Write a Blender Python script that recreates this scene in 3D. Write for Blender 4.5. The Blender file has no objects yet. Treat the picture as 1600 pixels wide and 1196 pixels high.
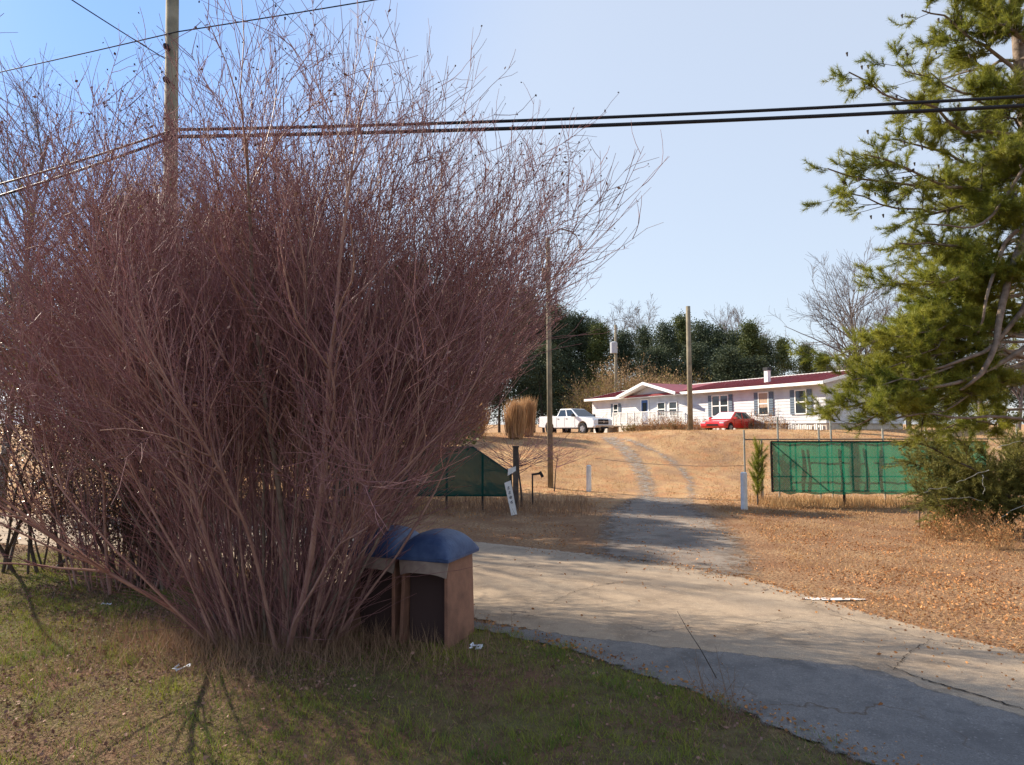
import bpy, bmesh, math, random
import numpy as np
from mathutils import Vector, Matrix

R = math.radians
rng = np.random.default_rng(7)
random.seed(7)
S = bpy.context.scene
COL = S.collection

# ------------------------------------------------------------------ camera, sky, sun, exposure
F, CX, CY, HORIZ, CAMZ = 1043.0, 800.0, 598.0, 675.0, 2.5
PITCH = math.atan((HORIZ - CY) / F)
cam = bpy.data.cameras.new('camera')
cam.sensor_width = 36.0
cam.lens = 36.0 * F / 1600.0
cam.clip_start = 0.05
cam.clip_end = 5000
camo = bpy.data.objects.new('camera', cam)
COL.objects.link(camo)
camo.location = (0, 0, CAMZ)
camo.rotation_euler = (R(90) + PITCH, 0, 0)
S.camera = camo

SUN_EL = R(31)
SUN_TO = Vector((-0.86, 0.51, 0)).normalized()
SUN_DIR = Vector((SUN_TO.x * math.cos(SUN_EL), SUN_TO.y * math.cos(SUN_EL), math.sin(SUN_EL)))
w = bpy.data.worlds.new('World')
S.world = w
w.use_nodes = True
nt = w.node_tree
nt.nodes.clear()
sky = nt.nodes.new('ShaderNodeTexSky')
sky.sky_type = 'NISHITA'
sky.sun_disc = False
sky.sun_elevation = SUN_EL
sky.sun_rotation = math.atan2(SUN_TO.x, SUN_TO.y)
sky.air_density = 1.3
sky.dust_density = 0.6
sky.ozone_density = 2.5
tc = nt.nodes.new('ShaderNodeTexCoord')
dotn = nt.nodes.new('ShaderNodeVectorMath'); dotn.operation = 'DOT_PRODUCT'
dotn.inputs[1].default_value = (0.87, -0.2, -0.45)
nt.links.new(tc.outputs['Generated'], dotn.inputs[0])
ramp = nt.nodes.new('ShaderNodeValToRGB')
mr = nt.nodes.new('ShaderNodeMapRange')
mr.inputs[1].default_value = -0.86; mr.inputs[2].default_value = -0.34
nt.links.new(dotn.outputs['Value'], mr.inputs[0])
nt.links.new(mr.outputs[0], ramp.inputs[0])
ramp.color_ramp.interpolation = 'EASE'
ramp.color_ramp.elements[0].color = (0.62, 1.9, 4.9, 1)
ramp.color_ramp.elements[1].color = (3.4, 3.75, 4.4, 1)
mul = nt.nodes.new('ShaderNodeMixRGB'); mul.blend_type = 'MIX'; mul.inputs[0].default_value = 0.72
nt.links.new(sky.outputs[0], mul.inputs[1]); nt.links.new(ramp.outputs[0], mul.inputs[2])
bgn = nt.nodes.new('ShaderNodeBackground'); bgn.inputs[1].default_value = 0.105
nt.links.new(mul.outputs[0], bgn.inputs[0])
wo = nt.nodes.new('ShaderNodeOutputWorld'); nt.links.new(bgn.outputs[0], wo.inputs[0])

sun = bpy.data.lights.new('sun', 'SUN')
sun.energy = 5.0
sun.angle = R(0.5)
sun.color = (1.0, 0.88, 0.70)
suno = bpy.data.objects.new('sun', sun)
COL.objects.link(suno)
suno.location = (-30, 16, 30)
suno.rotation_euler = SUN_DIR.to_track_quat('Z', 'Y').to_euler()

S.view_settings.view_transform = 'Standard'
S.view_settings.look = 'None'
S.view_settings.exposure = 1.05
S.view_settings.gamma = 1.0
S.view_settings.use_curve_mapping = False

# ------------------------------------------------------------------ placing
def ray(px, py):
    u = (px - CX) / F; v = (CY - py) / F
    c, s = math.cos(PITCH), math.sin(PITCH)
    return np.array([u, c - v * s, s + v * c])

def W(px, py, Y):
    d = ray(px, py)
    return Vector((d[0] / d[1] * Y, Y, CAMZ + d[2] / d[1] * Y))

def sstep(t):
    t = np.clip(t, 0, 1)
    return t * t * (3 - 2 * t)

def wob(x, y, f):
    return (np.sin(x * f + 1.3 * np.sin(y * f * 0.7 + 1)) + np.sin(y * f * 1.13 + 1.7 * np.sin(x * f * 0.63 + 2))
            + 0.6 * np.sin((x + y) * f * 1.9 + 0.5)) / 2.6

def hz(x, y):
    x = np.asarray(x, float); y = np.asarray(y, float)
    t = np.clip((y - 27.0 - 0.8 * wob(x, y, 0.25)) / 12.5, 0, 1)
    rise = 0.35 * t + 0.65 * sstep(t)
    top = 2.36 + 0.24 * sstep((x - 5) / 5.0)
    back = 1 - 0.06 * sstep((y - 40) / 5.0) * sstep((x - 5) / 5.0)
    far = 3.0 * sstep((y - 110) / 150.0)
    bumps = 0.05 * wob(x, y, 0.9) * sstep((y - 20) / 8.0) + 0.025 * wob(x + 5, y, 2.3) * sstep((y - 20) / 6.0)
    # low bank of the near grass, falling to the lane
    near = 0.06 * wob(x, y, 1.1) * sstep((3.2 - (x + y)) / 3.0) * sstep((12 - y) / 4)
    return rise * top * back + far + bumps + near

def hit(px, py):
    d = ray(px, py)
    lo = 0.5
    k = 3.0
    prev = 3.0
    while k < 300:
        p = d / d[1] * k
        if CAMZ + p[2] < float(hz(p[0], p[1])):
            a, b = prev, k
            for _ in range(30):
                m = (a + b) / 2
                q = d / d[1] * m
                if CAMZ + q[2] < float(hz(q[0], q[1])): b = m
                else: a = m
            q = d / d[1] * b
            return Vector((q[0], q[1], float(hz(q[0], q[1]))))
        prev = k
        k += 0.25
    q = d / d[1] * 60
    return Vector((q[0], q[1], float(hz(q[0], q[1]))))

# ------------------------------------------------------------------ materials
def mat(name, col, rough=0.8, col2=None, scale=4.0, island=False, spec=0.3, bump=0.0, bscale=40.0, transl=0.0, metal=0.0, detail=5, coat=0.0):
    m = bpy.data.materials.new(name)
    m.use_nodes = True
    n = m.node_tree.nodes; l = m.node_tree.links
    b = n['Principled BSDF']
    b.inputs['Roughness'].default_value = rough
    b.inputs['Specular IOR Level'].default_value = spec
    b.inputs['Metallic'].default_value = metal
    b.inputs['Coat Weight'].default_value = coat
    b.inputs['Base Color'].default_value = (*col, 1)
    csock = None
    tcn = n.new('ShaderNodeTexCoord')
    if col2 is not None:
        mx = n.new('ShaderNodeMixRGB')
        mx.inputs[1].default_value = (*col, 1); mx.inputs[2].default_value = (*col2, 1)
        nz = n.new('ShaderNodeTexNoise'); nz.inputs['Scale'].default_value = scale; nz.inputs['Detail'].default_value = detail
        l.new(tcn.outputs['Object'], nz.inputs['Vector'])
        r = n.new('ShaderNodeMapRange'); r.inputs[1].default_value = 0.35; r.inputs[2].default_value = 0.65
        l.new(nz.outputs[0], r.inputs[0])
        if island:
            g = n.new('ShaderNodeNewGeometry')
            ad = n.new('ShaderNodeMath'); ad.operation = 'MULTIPLY_ADD'
            ad.inputs[1].default_value = 0.55
            l.new(g.outputs['Random Per Island'], ad.inputs[0])
            m2 = n.new('ShaderNodeMath'); m2.operation = 'MULTIPLY'; m2.inputs[1].default_value = 0.45
            l.new(r.outputs[0], m2.inputs[0]); l.new(m2.outputs[0], ad.inputs[2])
            l.new(ad.outputs[0], mx.inputs[0])
        else:
            l.new(r.outputs[0], mx.inputs[0])
        l.new(mx.outputs[0], b.inputs['Base Color'])
        csock = mx.outputs[0]
    if bump:
        nb = n.new('ShaderNodeTexNoise'); nb.inputs['Scale'].default_value = bscale; nb.inputs['Detail'].default_value = 6
        l.new(tcn.outputs['Object'], nb.inputs['Vector'])
        bp = n.new('ShaderNodeBump'); bp.inputs['Strength'].default_value = bump; bp.inputs['Distance'].default_value = 0.02
        l.new(nb.outputs[0], bp.inputs['Height']); l.new(bp.outputs[0], b.inputs['Normal'])
    if transl:
        tr = n.new('ShaderNodeBsdfTranslucent')
        if csock: l.new(csock, tr.inputs[0])
        else: tr.inputs[0].default_value = (*col, 1)
        ms = n.new('ShaderNodeMixShader'); ms.inputs[0].default_value = transl
        l.new(b.outputs[0], ms.inputs[1]); l.new(tr.outputs[0], ms.inputs[2])
        l.new(ms.outputs[0], n['Material Output'].inputs[0])
    return m

M = {}
M['bark_red'] = mat('crepe_bark', (0.23, 0.11, 0.10), 0.55, (0.46, 0.28, 0.22), 6, island=True, spec=0.4)
M['twig_red'] = mat('crepe_twig', (0.19, 0.08, 0.09), 0.7, (0.34, 0.17, 0.155), 1.2, island=True)
M['pod'] = mat('seed_pod', (0.07, 0.04, 0.025), 0.9, (0.16, 0.10, 0.05), 3, island=True)
M['bark_grey'] = mat('pine_bark', (0.14, 0.10, 0.075), 0.9, (0.26, 0.20, 0.155), 7, bump=0.6, bscale=25)
M['bark_dark'] = mat('dark_bark', (0.055, 0.042, 0.036), 0.9, (0.11, 0.085, 0.07), 5)
M['twig_grey'] = mat('bare_twig', (0.11, 0.09, 0.085), 0.9, (0.19, 0.155, 0.14), 0.5, island=True)
M['needle'] = mat('pine_needle', (0.11, 0.16, 0.02), 0.5, (0.38, 0.35, 0.05), 1.0, island=True, transl=0.4)
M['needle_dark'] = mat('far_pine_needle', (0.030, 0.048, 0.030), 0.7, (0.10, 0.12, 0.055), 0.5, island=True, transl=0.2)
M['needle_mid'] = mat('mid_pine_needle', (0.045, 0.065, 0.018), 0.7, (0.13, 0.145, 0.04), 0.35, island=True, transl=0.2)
M['cedar'] = mat('cedar_foliage', (0.09, 0.11, 0.025), 0.7, (0.30, 0.26, 0.06), 1.6, island=True, transl=0.2)
M['glossy'] = mat('glossy_leaf', (0.065, 0.045, 0.03), 0.32, (0.15, 0.085, 0.045), 1.2, island=True, spec=0.6, transl=0.15)
M['yleaf'] = mat('yellowgreen_leaf', (0.12, 0.12, 0.025), 0.5, (0.24, 0.17, 0.05), 1.5, island=True, transl=0.3)
M['brushleaf'] = mat('brush_leaf', (0.16, 0.15, 0.03), 0.7, (0.26, 0.20, 0.07), 0.8, island=True, transl=0.2)
M['brush'] = mat('dry_brush', (0.34, 0.21, 0.11), 0.9, (0.52, 0.36, 0.20), 0.5, island=True, transl=0.15)
M['straw'] = mat('straw_blade', (0.36, 0.20, 0.085), 0.9, (0.56, 0.37, 0.18), 0.7, island=True, transl=0.2)
M['litter'] = mat('fallen_leaf', (0.20, 0.07, 0.025), 0.8, (0.62, 0.31, 0.12), 1.3, island=True, transl=0.1)
M['litter_dark'] = mat('fallen_leaf_dark', (0.12, 0.05, 0.038), 0.8, (0.38, 0.22, 0.16), 1.3, island=True)
M['blade'] = mat('grass_blade', (0.055, 0.14, 0.02), 0.6, (0.36, 0.33, 0.05), 1.6, island=True, transl=0.3)
M['blade_dry'] = mat('dry_grass_blade', (0.20, 0.11, 0.07), 0.8, (0.36, 0.23, 0.14), 0.9, island=True, transl=0.2)
M['pampas'] = mat('pampas_blade', (0.40, 0.22, 0.10), 0.9, (0.58, 0.37, 0.20), 1.0, island=True, transl=0.3)
M['pole'] = mat('pole_wood', (0.17, 0.145, 0.10), 0.9, (0.27, 0.23, 0.16), 3, bump=0.4, bscale=12)
M['cable'] = mat('cable_black', (0.012, 0.013, 0.018), 0.6)
M['galv'] = mat('galvanised_steel', (0.42, 0.42, 0.38), 0.5, (0.3, 0.28, 0.22), 8, metal=0.3)
M['rail_rust'] = mat('weathered_rail', (0.20, 0.13, 0.085), 0.85, (0.30, 0.22, 0.16), 6)
M['xfmr'] = mat('transformer_grey', (0.40, 0.42, 0.45), 0.5)
M['white_paint'] = mat('white_paint', (0.78, 0.78, 0.76), 0.5, (0.66, 0.65, 0.62), 6)
M['siding'] = mat('siding_white', (0.60, 0.61, 0.63), 0.55, (0.50, 0.50, 0.52), 1.5)
M['trim'] = mat('trim_white', (0.82, 0.82, 0.80), 0.5)
M['roofred'] = mat('roof_red_metal', (0.20, 0.022, 0.028), 0.45, (0.26, 0.035, 0.04), 1.5, spec=0.4)
M['skirt'] = mat('skirting', (0.42, 0.36, 0.30), 0.8, (0.55, 0.48, 0.40), 4)
M['glass'] = mat('window_glass', (0.03, 0.04, 0.045), 0.08, spec=0.8)
M['curtain'] = mat('closed_blind', (0.42, 0.30, 0.22), 0.8)
M['shutter'] = mat('shutter_grey', (0.13, 0.17, 0.22), 0.6)
M['doorblue'] = mat('door_blue', (0.05, 0.12, 0.30), 0.5)
M['deck'] = mat('deck_wood', (0.42, 0.39, 0.34), 0.8, (0.55, 0.52, 0.47), 4)
M['carwhite'] = mat('truck_paint_white', (0.80, 0.81, 0.82), 0.25, spec=0.5, coat=0.6)
M['carred'] = mat('car_paint_red', (0.62, 0.025, 0.015), 0.25, spec=0.5, coat=0.6)
M['carglass'] = mat('car_glass', (0.02, 0.028, 0.035), 0.05, spec=0.9)
M['carglass_glare'] = mat('car_windscreen_glare', (0.62, 0.64, 0.66), 0.15, spec=0.8)  # bright reflection on the windscreen painted as a pale glass colour
M['tyre'] = mat('tyre_rubber', (0.02, 0.02, 0.02), 0.85)
M['rim'] = mat('rim_alloy', (0.5, 0.5, 0.5), 0.35, metal=0.7)
M['blackplastic'] = mat('black_plastic', (0.018, 0.018, 0.022), 0.45)
M['chrome'] = mat('chrome', (0.6, 0.6, 0.6), 0.2, metal=0.9)
M['lamp'] = mat('headlamp_glass', (0.62, 0.66, 0.70), 0.1, spec=0.8)
M['tail'] = mat('tail_lamp_red', (0.35, 0.01, 0.01), 0.2)
M['mailbrown'] = mat('mailbox_brown', (0.30, 0.145, 0.095), 0.75, (0.19, 0.095, 0.065), 5, bump=0.3, bscale=60)
M['mailshade'] = mat('mailbox_recess_shade', (0.055, 0.032, 0.03), 0.85)  # body brown darkened to paint the shade inside the open recess
M['mailblue'] = mat('mailbox_blue_lid', (0.018, 0.042, 0.125), 0.5, (0.045, 0.08, 0.18), 7, spec=0.5, bump=0.25, bscale=30)
M['mailvisor'] = mat('mailbox_visor', (0.30, 0.23, 0.19), 0.5, (0.22, 0.16, 0.14), 9)
M['digit'] = mat('black_digit_paint', (0.012, 0.014, 0.05), 0.6)
M['litterwhite'] = mat('paper_white', (0.72, 0.76, 0.82), 0.6)
M['whitepaintspill'] = mat('white_spill', (0.74, 0.73, 0.72), 0.7, (0.55, 0.5, 0.45), 9)
M['stake'] = mat('weathered_stake', (0.16, 0.10, 0.07), 0.9, (0.24, 0.17, 0.12), 12)
M['crackdark'] = mat('crack_dirt', (0.035, 0.026, 0.02), 0.95)

# green windscreen mesh cloth: translucent and slightly see-through
def screen_mat(name, col, seethrough):
    m = bpy.data.materials.new(name); m.use_nodes = True
    n = m.node_tree.nodes; l = m.node_tree.links
    n.remove(n['Principled BSDF'])
    tcn = n.new('ShaderNodeTexCoord')
    nz = n.new('ShaderNodeTexNoise'); nz.inputs['Scale'].default_value = 1.4; nz.inputs['Detail'].default_value = 5
    l.new(tcn.outputs['Object'], nz.inputs['Vector'])
    mx = n.new('ShaderNodeMixRGB')
    mx.inputs[1].default_value = (*col, 1); mx.inputs[2].default_value = (col[0] * 1.6, col[1] * 1.35, col[2] * 1.3, 1)
    l.new(nz.outputs[0], mx.inputs[0])
    d = n.new('ShaderNodeBsdfDiffuse'); t = n.new('ShaderNodeBsdfTranslucent'); tp = n.new('ShaderNodeBsdfTransparent')
    l.new(mx.outputs[0], d.inputs[0]); l.new(mx.outputs[0], t.inputs[0])
    a = n.new('ShaderNodeMixShader'); a.inputs[0].default_value = 0.5
    l.new(d.outputs[0], a.inputs[1]); l.new(t.outputs[0], a.inputs[2])
    b = n.new('ShaderNodeMixShader')
    # woven holes: fine sine weave modulates how much shows through
    wv = n.new('ShaderNodeTexChecker'); wv.inputs['Scale'].default_value = 60
    l.new(tcn.outputs['Object'], wv.inputs['Vector'])
    mm = n.new('ShaderNodeMapRange'); mm.inputs[3].default_value = seethrough * 0.5; mm.inputs[4].default_value = seethrough * 1.5
    l.new(wv.outputs['Fac'], mm.inputs[0]); l.new(mm.outputs[0], b.inputs[0])
    l.new(a.outputs[0], b.inputs[1]); l.new(tp.outputs[0], b.inputs[2])
    l.new(b.outputs[0], n['Material Output'].inputs[0])
    return m
M['screen'] = screen_mat('green_screen_cloth', (0.018, 0.20, 0.115), 0.13)

M['screen_shaded'] = screen_mat('shaded_screen_cloth', (0.008, 0.060, 0.052), 0.05)  # same green cloth, with the shade on it put into a darker colour

def ground_mat():
    m = bpy.data.materials.new('ground'); m.use_nodes = True
    n = m.node_tree.nodes; l = m.node_tree.links
    b = n['Principled BSDF']; b.inputs['Roughness'].default_value = 0.95; b.inputs['Specular IOR Level'].default_value = 0.1
    tcn = n.new('ShaderNodeTexCoord')
    def noise(s, d=6, lo=0.35, hi=0.65):
        z = n.new('ShaderNodeTexNoise'); z.inputs['Scale'].default_value = s; z.inputs['Detail'].default_value = d
        l.new(tcn.outputs['Object'], z.inputs['Vector'])
        r = n.new('ShaderNodeMapRange'); r.inputs[1].default_value = lo; r.inputs[2].default_value = hi
        l.new(z.outputs[0], r.inputs[0]); return r.outputs[0]
    def mix(f, a, c):
        x = n.new('ShaderNodeMixRGB')
        if isinstance(f, float): x.inputs[0].default_value = f
        else: l.new(f, x.inputs[0])
        for i, v in ((1, a), (2, c)):
            if isinstance(v, tuple): x.inputs[i].default_value = (*v, 1)
            else: l.new(v, x.inputs[i])
        return x.outputs[0]
    straw = mix(noise(0.35), (0.40, 0.235, 0.115), (0.50, 0.32, 0.165))
    straw = mix(noise(1.6, 8, 0.45, 0.75), straw, (0.46, 0.20, 0.09))
    straw = mix(noise(0.8, 7, 0.48, 0.66), straw, (0.33, 0.20, 0.115))
    straw = mix(noise(9, 6, 0.5, 0.8), straw, (0.24, 0.15, 0.085))
    lit = mix(noise(0.9), (0.22, 0.125, 0.07), (0.38, 0.25, 0.14))
    lit = mix(noise(14, 8), lit, (0.19, 0.095, 0.05))
    near = mix(noise(0.8), (0.17, 0.085, 0.06), (0.12, 0.12, 0.045))
    near = mix(noise(6, 8, 0.4, 0.7), near, (0.09, 0.06, 0.035))
    at = n.new('ShaderNodeAttribute'); at.attribute_name = 'zone'
    sep = n.new('ShaderNodeSeparateColor'); l.new(at.outputs['Color'], sep.inputs[0])
    c = mix(sep.outputs[0], lit, near)
    c = mix(sep.outputs[1], c, straw)
    l.new(c, b.inputs['Base Color'])
    nb = n.new('ShaderNodeTexNoise'); nb.inputs['Scale'].default_value = 18; nb.inputs['Detail'].default_value = 9
    l.new(tcn.outputs['Object'], nb.inputs['Vector'])
    bp = n.new('ShaderNodeBump'); bp.inputs['Strength'].default_value = 0.8; bp.inputs['Distance'].default_value = 0.06
    l.new(nb.outputs[0], bp.inputs['Height']); l.new(bp.outputs[0], b.inputs['Normal'])
    return m

def road_mat(name, c1, c2, c3, edge, bumpd, cracks=True, soft=0.12):
    """road surface; ragged edge from the 'edge' attribute (0 at the rim)"""
    m = bpy.data.materials.new(name); m.use_nodes = True
    n = m.node_tree.nodes; l = m.node_tree.links
    b = n['Principled BSDF']; b.inputs['Roughness'].default_value = 0.9; b.inputs['Specular IOR Level'].default_value = 0.2
    tcn = n.new('ShaderNodeTexCoord')
    def noise(s, d=6, lo=0.35, hi=0.65):
        z = n.new('ShaderNodeTexNoise'); z.inputs['Scale'].default_value = s; z.inputs['Detail'].default_value = d
        l.new(tcn.outputs['Object'], z.inputs['Vector'])
        r = n.new('ShaderNodeMapRange'); r.inputs[1].default_value = lo; r.inputs[2].default_value = hi
        l.new(z.outputs[0], r.inputs[0]); return r.outputs[0]
    def mix(f, a, c):
        x = n.new('ShaderNodeMixRGB')
        l.new(f, x.inputs[0])
        for i, v in ((1, a), (2, c)):
            if isinstance(v, tuple): x.inputs[i].default_value = (*v, 1)
            else: l.new(v, x.inputs[i])
        return x.outputs[0]
    c = mix(noise(0.7), c1, c2)
    c = mix(noise(5, 8, 0.5, 0.75), c, c3)
    c = mix(noise(1.7, 9, 0.52, 0.66), c, tuple(v * 0.72 for v in c1))
    c = mix(noise(28, 5, 0.58, 0.72), c, tuple(min(1, v * 1.25) for v in c2))
    c = mix(noise(90, 3, 0.35, 0.75), c, tuple(v * 0.6 for v in c1))
    if cracks:
        vo = n.new('ShaderNodeTexVoronoi'); vo.feature = 'DISTANCE_TO_EDGE'; vo.inputs['Scale'].default_value = 0.42
        wn = n.new('ShaderNodeTexNoise'); wn.inputs['Scale'].default_value = 2.5; wn.inputs['Detail'].default_value = 5
        l.new(tcn.outputs['Object'], wn.inputs['Vector'])
        ad = n.new('ShaderNodeMixRGB'); ad.blend_type = 'ADD'; ad.inputs[0].default_value = 0.7
        l.new(tcn.outputs['Object'], ad.inputs[1]); l.new(wn.outputs[1], ad.inputs[2]); l.new(ad.outputs[0], vo.inputs['Vector'])
        r = n.new('ShaderNodeMapRange'); r.inputs[1].default_value = 0.0; r.inputs[2].default_value = 0.008
        r.inputs[3].default_value = 1; r.inputs[4].default_value = 0
        l.new(vo.outputs['Distance'], r.inputs[0])
        mk = n.new('ShaderNodeMath'); mk.operation = 'MULTIPLY'
        l.new(r.outputs[0], mk.inputs[0]); l.new(noise(0.5, 3, 0.5, 0.62), mk.inputs[1])
        c = mix(mk.outputs[0], c, (0.11, 0.08, 0.06))
    l.new(c, b.inputs['Base Color'])
    nb = n.new('ShaderNodeTexNoise'); nb.inputs['Scale'].default_value = 70; nb.inputs['Detail'].default_value = 6
    l.new(tcn.outputs['Object'], nb.inputs['Vector'])
    bp = n.new('ShaderNodeBump'); bp.inputs['Strength'].default_value = 0.6; bp.inputs['Distance'].default_value = bumpd
    l.new(nb.outputs[0], bp.inputs['Height']); l.new(bp.outputs[0], b.inputs['Normal'])
    at = n.new('ShaderNodeAttribute'); at.attribute_name = 'edge'
    ez = n.new('ShaderNodeTexNoise'); ez.inputs['Scale'].default_value = 5; ez.inputs['Detail'].default_value = 9
    l.new(tcn.outputs['Object'], ez.inputs['Vector'])
    sub = n.new('ShaderNodeMath'); sub.operation = 'SUBTRACT'
    sc = n.new('ShaderNodeMath'); sc.operation = 'MULTIPLY'; sc.inputs[1].default_value = edge
    l.new(at.outputs['Fac'], sc.inputs[0])
    l.new(sc.outputs[0], sub.inputs[0]); l.new(ez.outputs[0], sub.inputs[1])
    r = n.new('ShaderNodeMapRange'); r.inputs[1].default_value = -0.05 if cracks else -0.12; r.inputs[2].default_value = soft
    l.new(sub.outputs[0], r.inputs[0])
    tp = n.new('ShaderNodeBsdfTransparent'); ms = n.new('ShaderNodeMixShader')
    l.new(r.outputs[0], ms.inputs[0]); l.new(tp.outputs[0], ms.inputs[1]); l.new(b.outputs[0], ms.inputs[2])
    l.new(ms.outputs[0], n['Material Output'].inputs[0])
    return m
M['ground'] = ground_mat()
M['asphalt'] = road_mat('old_asphalt', (0.38, 0.285, 0.20), (0.45, 0.35, 0.25), (0.29, 0.22, 0.16), 1.9, 0.008)
M['darkasphalt'] = road_mat('worn_shaded_asphalt', (0.19, 0.175, 0.165), (0.25, 0.225, 0.205), (0.14, 0.13, 0.125), 1.5, 0.008)  # older grey asphalt, its dark tone also adding to the near shade
M['gravel'] = road_mat('gravel', (0.22, 0.175, 0.14), (0.33, 0.275, 0.225), (0.28, 0.16, 0.095), 1.0, 0.03, cracks=False, soft=0.35)
M['rut'] = road_mat('pale_gravel_rut', (0.34, 0.29, 0.24), (0.46, 0.42, 0.37), (0.38, 0.24, 0.14), 0.66, 0.03, cracks=False, soft=0.42)

# ------------------------------------------------------------------ objects
def tag(o, label=None, cat=None, group=None, kind=None):
    if label: o['label'] = label
    if cat: o['category'] = cat
    if group: o['group'] = group
    if kind: o['kind'] = kind
    return o

def empty(name, loc, rz=0, label=None, cat=None, group=None):
    o = bpy.data.objects.new(name, None)
    COL.objects.link(o)
    o.empty_display_size = 0.2
    o.location = loc; o.rotation_euler = (0, 0, rz)
    return tag(o, label, cat, group)

def mk(name, verts, faces, m, parent=None, smooth=False):
    """verts (N,3) array, faces: array (F,3|4) or list of index lists"""
    me = bpy.data.meshes.new(name)
    verts = np.asarray(verts, dtype=np.float32)
    if isinstance(faces, np.ndarray):
        nf, k = faces.shape
        me.vertices.add(len(verts)); me.vertices.foreach_set('co', verts.ravel())
        me.loops.add(nf * k); me.loops.foreach_set('vertex_index', faces.astype(np.int32).ravel())
        me.polygons.add(nf); me.polygons.foreach_set('loop_start', np.arange(0, nf * k, k, dtype=np.int32))
        me.update(calc_edges=True)
    else:
        me.from_pydata([tuple(v) for v in verts], [], faces)
        me.update()
    if m: me.materials.append(m)
    if smooth:
        me.polygons.foreach_set('use_smooth', np.ones(len(me.polygons), dtype=bool))
    o = bpy.data.objects.new(name, me)
    COL.objects.link(o)
    if parent: o.parent = parent
    return o

class MB:
    def __init__(s): s.v = []; s.f = []
    def add(s, vs, fs):
        b = len(s.v); s.v += [tuple(v) for v in vs]; s.f += [[i + b for i in f] for f in fs]; return s
    def box(s, c, d, rz=0, ry=0, rx=0):
        hx, hy, h_ = d[0] / 2, d[1] / 2, d[2] / 2
        vs = [(x, y, z) for x in (-hx, hx) for y in (-hy, hy) for z in (-h_, h_)]
        mtx = Matrix.Translation(c) @ Matrix.Rotation(rz, 4, 'Z') @ Matrix.Rotation(ry, 4, 'Y') @ Matrix.Rotation(rx, 4, 'X')
        vs = [mtx @ Vector(v) for v in vs]
        return s.add(vs, [[0, 1, 3, 2], [4, 6, 7, 5], [0, 4, 5, 1], [2, 3, 7, 6], [0, 2, 6, 4], [1, 5, 7, 3]])
    def b2(s, x0, x1, y0, y1, z0, z1):
        return s.box(((x0 + x1) / 2, (y0 + y1) / 2, (z0 + z1) / 2), (x1 - x0, y1 - y0, z1 - z0))
    def bar(s, a, b, wd, ht):
        a = Vector(a); b = Vector(b); d = b - a; L = d.length
        q = d.to_track_quat('X', 'Z').to_matrix().to_4x4()
        mtx = Matrix.Translation((a + b) / 2) @ q
        vs = [mtx @ Vector((x * L / 2, y * wd / 2, z * ht / 2)) for x in (-1, 1) for y in (-1, 1) for z in (-1, 1)]
        return s.add(vs, [[0, 1, 3, 2], [4, 6, 7, 5], [0, 4, 5, 1], [2, 3, 7, 6], [0, 2, 6, 4], [1, 5, 7, 3]])
    def cyl(s, a, b, r0, r1=None, n=12, caps=True):
        r1 = r0 if r1 is None else r1
        a = Vector(a); b = Vector(b); q = (b - a).to_track_quat('Z', 'Y')
        ring = lambda p, r: [p + q @ Vector((r * math.cos(2 * math.pi * k / n), r * math.sin(2 * math.pi * k / n), 0)) for k in range(n)]
        vs = ring(a, r0) + ring(b, r1)
        fs = [[k, (k + 1) % n, n + (k + 1) % n, n + k] for k in range(n)]
        if caps: fs += [list(range(n))[::-1], list(range(n, 2 * n))]
        return s.add(vs, fs)
    def prism(s, prof, y0, y1):
        n = len(prof)
        vs = [(x, y0, z) for x, z in prof] + [(x, y1, z) for x, z in prof]
        fs = [[k, (k + 1) % n, n + (k + 1) % n, n + k] for k in range(n)] + [list(range(n))[::-1], list(range(n, 2 * n))]
        return s.add(vs, fs)
    def build(s, name, m, parent=None, smooth=False, bevel=0):
        o = mk(name, s.v, s.f, m, parent, smooth)
        bm = bmesh.new(); bm.from_mesh(o.data)
        bmesh.ops.recalc_face_normals(bm, faces=bm.faces)
        if bevel:
            bmesh.ops.bevel(bm, geom=[e for e in bm.edges if e.calc_face_angle(0) > 0.5], offset=bevel, segments=2, profile=0.6, affect='EDGES')
        bm.to_mesh(o.data); bm.free()
        return o

# ---- vectorised plant geometry
def norm(a): return a / np.maximum(np.linalg.norm(a, axis=-1, keepdims=True), 1e-9)

def tubes(P, Rr, sides):
    N, k, _ = P.shape
    T = norm(P[:, -1] - P[:, 0])
    ref = np.where(np.abs(T[:, 2:3]) > 0.9, np.array([[1.0, 0, 0]]), np.array([[0, 0, 1.0]]))
    U = norm(np.cross(T, ref)); V = np.cross(T, U)
    ang = np.arange(sides) * 2 * np.pi / sides
    ca, sa = np.cos(ang), np.sin(ang)
    ring = U[:, None, :] * ca[None, :, None] + V[:, None, :] * sa[None, :, None]
    verts = P[:, :, None, :] + ring[:, None, :, :] * Rr[:, :, None, None]
    verts = verts.reshape(-1, 3)
    base = (np.arange(N) * k * sides)[:, None, None]
    seg = (np.arange(k - 1) * sides)[None, :, None]
    s = np.arange(sides)[None, None, :]; s2 = (s + 1) % sides
    f = np.stack([base + seg + s, base + seg + s2, base + seg + sides + s2, base + seg + sides + s], -1).reshape(-1, 4)
    return verts, f

def grow(st, d, L, k, wobble, lift):
    N = len(st); P = np.zeros((N, k, 3)); P[:, 0] = st; d = norm(d)
    for i in range(1, k):
        d = norm(d + rng.normal(0, wobble, (N, 3)) + np.array([0, 0, lift]))
        P[:, i] = P[:, i - 1] + d * (L / (k - 1))[:, None]
    return P

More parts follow.
